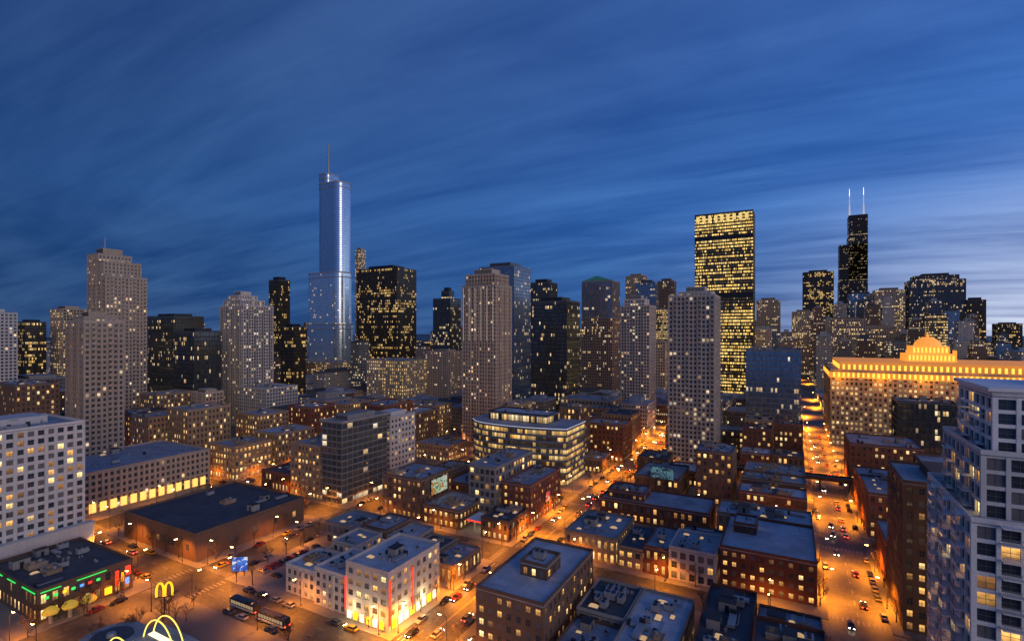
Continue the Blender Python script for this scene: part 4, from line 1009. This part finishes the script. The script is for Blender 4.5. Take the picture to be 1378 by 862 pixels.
# elevated railway
ev=thing('elevated_railway','steel elevated railway crossing above the street','railway',(18,335,0))
b=MB(); b.box(-50,60,-3.6,3.6,6,6.6); b.box(-50,60,-3.9,-3.6,5.6,7.4); b.box(-50,60,3.6,3.9,5.6,7.4); obj('deck',b.mesh('deck',[DARKM]),ev)
b=MB()
for x in range(-46,60,14):
    for y in(-3,3): b.box(x-.25,x+.25,y-.25,y+.25,0,6)
obj('column',b.mesh('column',[DARKM]),ev)
b=MB()
for y in(-2.3,-.9,.9,2.3): b.box(-50,60,y-.05,y+.05,6.6,6.75)
obj('rail',b.mesh('rail',[METAL]),ev)
# ================================================================ WORLD
w=bpy.data.worlds.new('World'); sc.world=w; w.use_nodes=True; nt=w.node_tree; L=nt.links.new
bg=nt.nodes['Background']
tc=N(nt,'ShaderNodeTexCoord'); sp=N(nt,'ShaderNodeSeparateXYZ'); L(tc.outputs['Generated'],sp.inputs[0])
x,y,z=sp.outputs
zc=mth(nt,'MAXIMUM',z,0)
ramp=N(nt,'ShaderNodeValToRGB'); cr=ramp.color_ramp
stops=[(0,(.032,.105,.33)),(.08,(.028,.112,.37)),(.22,(.028,.122,.43)),(.45,(.028,.098,.36)),(1,(.02,.06,.24))]
cr.elements[0].position=0; cr.elements[0].color=(*stops[0][1],1); cr.elements[1].position=1; cr.elements[1].color=(*stops[-1][1],1)
for p_,c in stops[1:-1]:
    e_=cr.elements.new(p_); e_.color=(*c,1)
L(zc,ramp.inputs[0])
az=mth(nt,'ADD',mth(nt,'MULTIPLY',x,.85),mth(nt,'MULTIPLY',y,.25))
azf=mth(nt,'MULTIPLY_ADD',az,.65,1.1)
azf=mth(nt,'MAXIMUM',azf,.55)
vs=N(nt,'ShaderNodeVectorMath',operation='SCALE'); L(ramp.outputs[0],vs.inputs[0]); L(azf,vs.inputs['Scale'])
iz=mth(nt,'DIVIDE',1,mth(nt,'ADD',zc,.12))
cv=N(nt,'ShaderNodeCombineXYZ'); L(mth(nt,'MULTIPLY',x,iz),cv.inputs[0]); L(mth(nt,'MULTIPLY',y,iz),cv.inputs[1])
mp=N(nt,'ShaderNodeMapping'); mp.inputs['Rotation'].default_value=(0,0,math.radians(-18)); mp.inputs['Scale'].default_value=(.38,1.25,1); L(cv.outputs[0],mp.inputs[0])
nz=N(nt,'ShaderNodeTexNoise'); nz.inputs['Scale'].default_value=.9; nz.inputs['Detail'].default_value=9; nz.inputs['Roughness'].default_value=.58; nz.inputs['Distortion'].default_value=.6; L(mp.outputs[0],nz.inputs['Vector'])
mp2=N(nt,'ShaderNodeMapping'); mp2.inputs['Rotation'].default_value=(0,0,math.radians(-32)); mp2.inputs['Scale'].default_value=(.5,3.2,1); L(cv.outputs[0],mp2.inputs[0])
nz2=N(nt,'ShaderNodeTexNoise'); nz2.inputs['Scale'].default_value=1.1; nz2.inputs['Detail'].default_value=8; nz2.inputs['Roughness'].default_value=.6; nz2.inputs['Distortion'].default_value=.8; L(mp2.outputs[0],nz2.inputs['Vector'])
cl=mth(nt,'ADD',mth(nt,'MULTIPLY',nz.outputs[0],.68),mth(nt,'MULTIPLY',nz2.outputs[0],.32))
cm=mth(nt,'MULTIPLY_ADD',cl,4.4,-1.75,clamp=True)
# dusk glow low in the west, broken by cloud
ge=mth(nt,'POWER',mth(nt,'SUBTRACT',1,mth(nt,'MINIMUM',mth(nt,'MULTIPLY',zc,2.9),1)),2.0)
ga=mth(nt,'POWER',mth(nt,'MAXIMUM',mth(nt,'MULTIPLY_ADD',az,1.15,.13),0),2.3)
gl=mth(nt,'MULTIPLY',mth(nt,'MULTIPLY',ge,ga),mth(nt,'MULTIPLY_ADD',cm,.9,.5))
g2=N(nt,'ShaderNodeVectorMath',operation='SCALE'); g2.inputs[0].default_value=(1.15,1.05,.85); L(gl,g2.inputs['Scale'])
light=N(nt,'ShaderNodeVectorMath',operation='SCALE'); L(vs.outputs[0],light.inputs[0]); light.inputs['Scale'].default_value=.72
lit2=N(nt,'ShaderNodeVectorMath',operation='MULTIPLY_ADD'); L(vs.outputs[0],lit2.inputs[0]); lit2.inputs[1].default_value=(1.35,1.2,1.02); lit2.inputs[2].default_value=(.014,.016,.012)
fin0=mixc(nt,cm,light.outputs[0],lit2.outputs[0])
ad=N(nt,'ShaderNodeVectorMath',operation='ADD'); L(fin0,ad.inputs[0]); L(g2.outputs[0],ad.inputs[1])
L(ad.outputs[0],bg.inputs['Color']); bg.inputs['Strength'].default_value=1.0
sl=bpy.data.lights.new('sun','SUN'); sl.energy=.7; sl.color=(1,.72,.50); sl.angle=math.radians(35)
so=bpy.data.objects.new('sun',sl); col.objects.link(so)
dirv=Vector((-.76,.52,-.28)); so.rotation_euler=dirv.to_track_quat('-Z','Y').to_euler()
# ================================================================ CAMERA
cd=bpy.data.cameras.new('camera'); cd.sensor_width=36; cd.lens=36*FX/1378; cd.shift_y=14/1378; cd.clip_end=20000; cd.clip_start=.5
co=bpy.data.objects.new('camera',cd); col.objects.link(co); co.location=(0,0,H); co.rotation_euler=(math.pi/2,0,TH); sc.camera=co
sc.view_settings.view_transform='Standard'; sc.view_settings.look='None'; sc.view_settings.exposure=0; sc.view_settings.gamma=1
